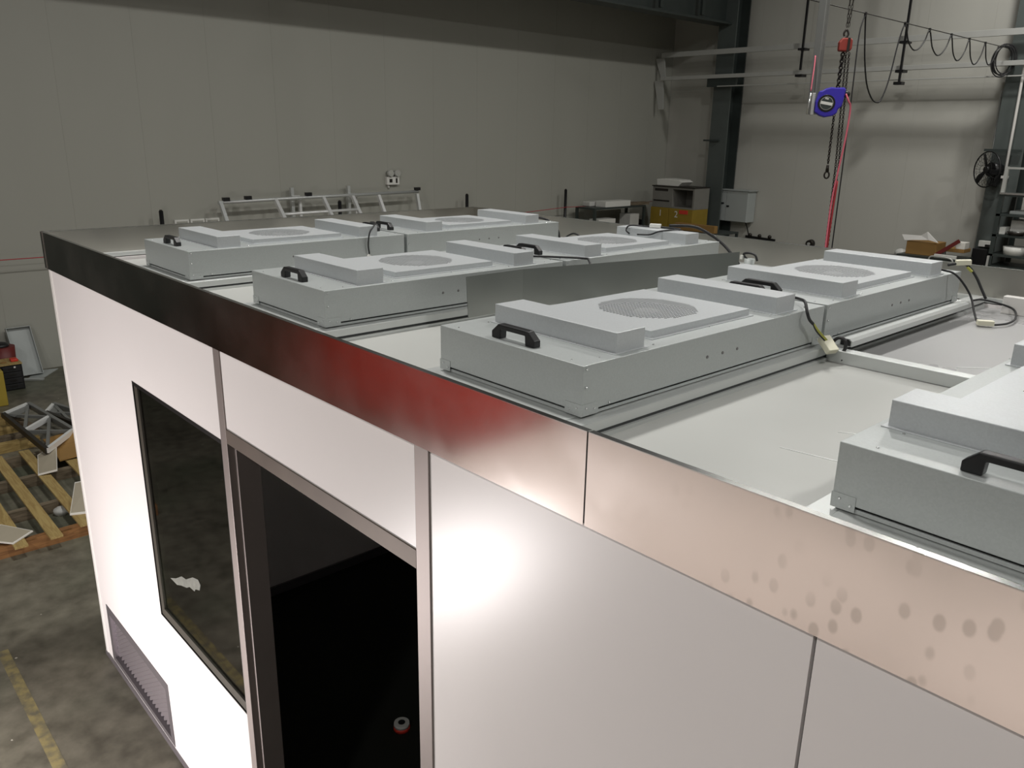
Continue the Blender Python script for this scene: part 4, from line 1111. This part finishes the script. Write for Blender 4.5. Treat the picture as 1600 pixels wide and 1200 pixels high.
for v in o.data.vertices: v.co += Vector((rnd.uniform(-1, 1), rnd.uniform(-1, 1), rnd.uniform(-1, 1))) * .008
tag(o, 'pale lump of plaster on the floor between the bearers', 'lump')
names = ['farthest timber batten under the aluminium lattice', 'second farthest timber batten under the lattice, pale top', 'middle timber batten under the lattice end', 'dark timber batten nearest but one to the pallet frame', 'nearest timber batten of the stack, greenish edge']
for k, (x, z, m) in enumerate(((-5.10, .05, 'wood_y'), (-4.88, .06, 'wood_y'), (-4.66, .05, 'wood_y'), (-4.40, .04, 'wood_old'), (-4.12, .05, 'wood_y'))):
    batten((x, -.9 + k * .03, z), (x - .02, .60 - .04 * (k % 2), z), .07, z * 2 - .002, M[m], names[k], grp='timber battens under the lattice')
batten((-4.95, .45, .148), (-4.25, .60, .148), .06, .05, M['wood_old'], 'short timber laid across the battens under the lattice')
def lattice(a, b, c, d, lab):
    """rectangular frame a-b-c-d with end panels and crossing braces"""
    a, b, c, d = map(Vector, (a, b, c, d))
    t = thing('lattice_frame', lab, 'metal frame', tuple(a))
    m = M['alu_dim']
    P = lambda u, v: a + (d - a) * u + (b - a) * v + (a - b + c - d) * u * v
    for v in (0, 1): MB().bar(P(0, v), P(1, v), .035, .06).build('side_rail', M['chain'] if v == 0 else m, t)
    for u in (0, .5, 1): MB().bar(P(u, 0), P(u, 1), .035, .05).build('rung', M['alu_lit'], t)
    for (u0, u1) in ((0, .5), (.5, 1)):
        MB().bar(P(u0, .98), P(u1, .02), .03, .03).build('brace', m, t)
        MB().bar(P(u0 + .02, .05), P(u1 - .02, .95), .03, .03).build('brace', m, t)
    MB().prism([P(0.02, .05), P(.02, .95), P(.14, .8), P(.14, .2)], (0, 0, .006)).build('end_plate', m, t)
lattice((-4.62, .40, .24), (-4.84, .68, .24), (-3.78, .84, .20), (-3.36, .50, .20), 'grey aluminium lattice frame lying on the timber battens')
lattice((-4.66, .80, .16), (-4.92, .94, .16), (-3.95, 1.25, .14), (-3.70, 1.05, .14), 'second lattice frame behind the first, near the booth corner')
t = thing('flattened_carton', 'flattened brown carton between the lattice and the pallet frame', 'carton', (-3.5, .8, 0))
MB().slab([(-3.60, .60, .122), (-3.20, .56, .122), (-3.15, .95, .17), (-3.42, .97, .20)], .012).build('flap', M['carton'], t)
MB().slab([(-3.90, .585, .121), (-3.605, .60, .122), (-3.425, .97, .20), (-3.75, .95, .23)], .012).build('flap', M['carton'], t)
# drawer unit, red bin, tray, yellow box
t = thing('drawer_unit', 'small black drawer unit on the floor by the left wall', 'drawer unit', (-6.45, .85, 0))
MB().box(-6.68, -6.36, .72, .955, 0, .325).build('body', M['black'], t, bevel=.006)
for k in range(4):
    dd = MB().box(-6.36, -6.348, .74, .935, .015 + k * .075, .08 + k * .075).build('drawer', M['rubber'], t, bevel=.003)
    MB().box(-6.348, -6.342, .80, .88, .05 + k * .075, .058 + k * .075).build('handle', M['chain'], dd)
MB().box(-6.69, -6.35, .715, .96, .325, .337).build('top', M['wood'], t)
MB().box(-6.346, -6.342, .86, .88, .285, .305).build('sticker', M['paper'], t)
o = MB().box(-6.55, -6.45, .86, .94, .338, .37).build('red_tin', M['red'], bevel=.006); tag(o, 'red tin on top of the black drawer unit', 'tin')
o = MB().cyl((-6.47, .78, .338), (-6.47, .78, .347), .035, .03, 14).build('tape_roll', M['carton']); tag(o, 'brown tape roll on top of the black drawer unit', 'tape roll')
t = thing('red_bucket', 'dark red bucket with black lid behind the drawer unit', 'bucket', (-6.85, .86, 0))
MB().cyl((-6.85, .86, 0), (-6.85, .86, .46), .12, .14, 18).build('bucket', M['dark_red'], t)
MB().sphere((-6.85, .84, .47), .10, 12, 8, (1, 1, .5)).build('bag', M['black'], t)
t = thing('metal_tray', 'upright sheet metal tray leaning on the left wall', 'tray', (-7.0, 1.13, 0))
qa = [Vector(p) for p in ((-6.93, 1.00, .01), (-6.93, 1.28, .01), (-7.12, 1.245, .62), (-7.12, .965, .62))]
nn = (qa[1] - qa[0]).cross(qa[3] - qa[0]).normalized()
MB().prism(qa, -nn * .006).build('back', M['cabinet'], t)
for i in range(4):
    a, b = qa[i], qa[(i + 1) % 4]; c = (qa[0] + qa[2]) / 2
    inn_ = (c - (a + b) / 2).normalized() * .006
    MB().prism([a, b, b + inn_, a + inn_], nn * .07).build('side', M['cabinet'], t)
o = MB().slab([(-7.12, 1.26, 0), (-6.8, 1.08, 0), (-6.74, 1.26, 0), (-7.06, 1.50, 0)], .008).build('sheet_offcut', M['cabinet']); tag(o, 'flat grey sheet offcut on the floor before the leaning tray', 'sheet')
o = MB().bar((-6.75, 1.02, .012), (-6.62, 1.22, .012), .05, .02).build('angle_strip', M['alu']); tag(o, 'short pale metal strip on the floor by the drawer unit', 'strip')
o = MB().box(-6.35, -5.75, .15, .645, 0, .42).build('yellow_box', M['yellow'], bevel=.01); tag(o, 'yellow box cut off by the left edge of the photo', 'box')
o = MB().bar((-6.15, 1.40, .03), (-5.85, 1.55, .03), .06, .05).build('dark_offcut', M['wood_old']); tag(o, 'dark timber offcut on the floor by the booth corner', 'offcut')
# inside the booth
t = thing('tape_roll', 'small red rimmed roll on the black floor inside the booth door', 'tape roll', (1.77, 1.0, .007))
MB().cyl((1.77, 1.0, .007), (1.77, 1.0, .03), .045, .045, 18).build('roll', M['red'], t)
MB().cyl((1.77, 1.0, .03), (1.77, 1.0, .05), .044, .042, 18).build('core', M['stone'], t)
MB().cyl((1.77, 1.0, .05), (1.77, 1.0, .051), .02, .02, 14).build('hole', M['black'], t)
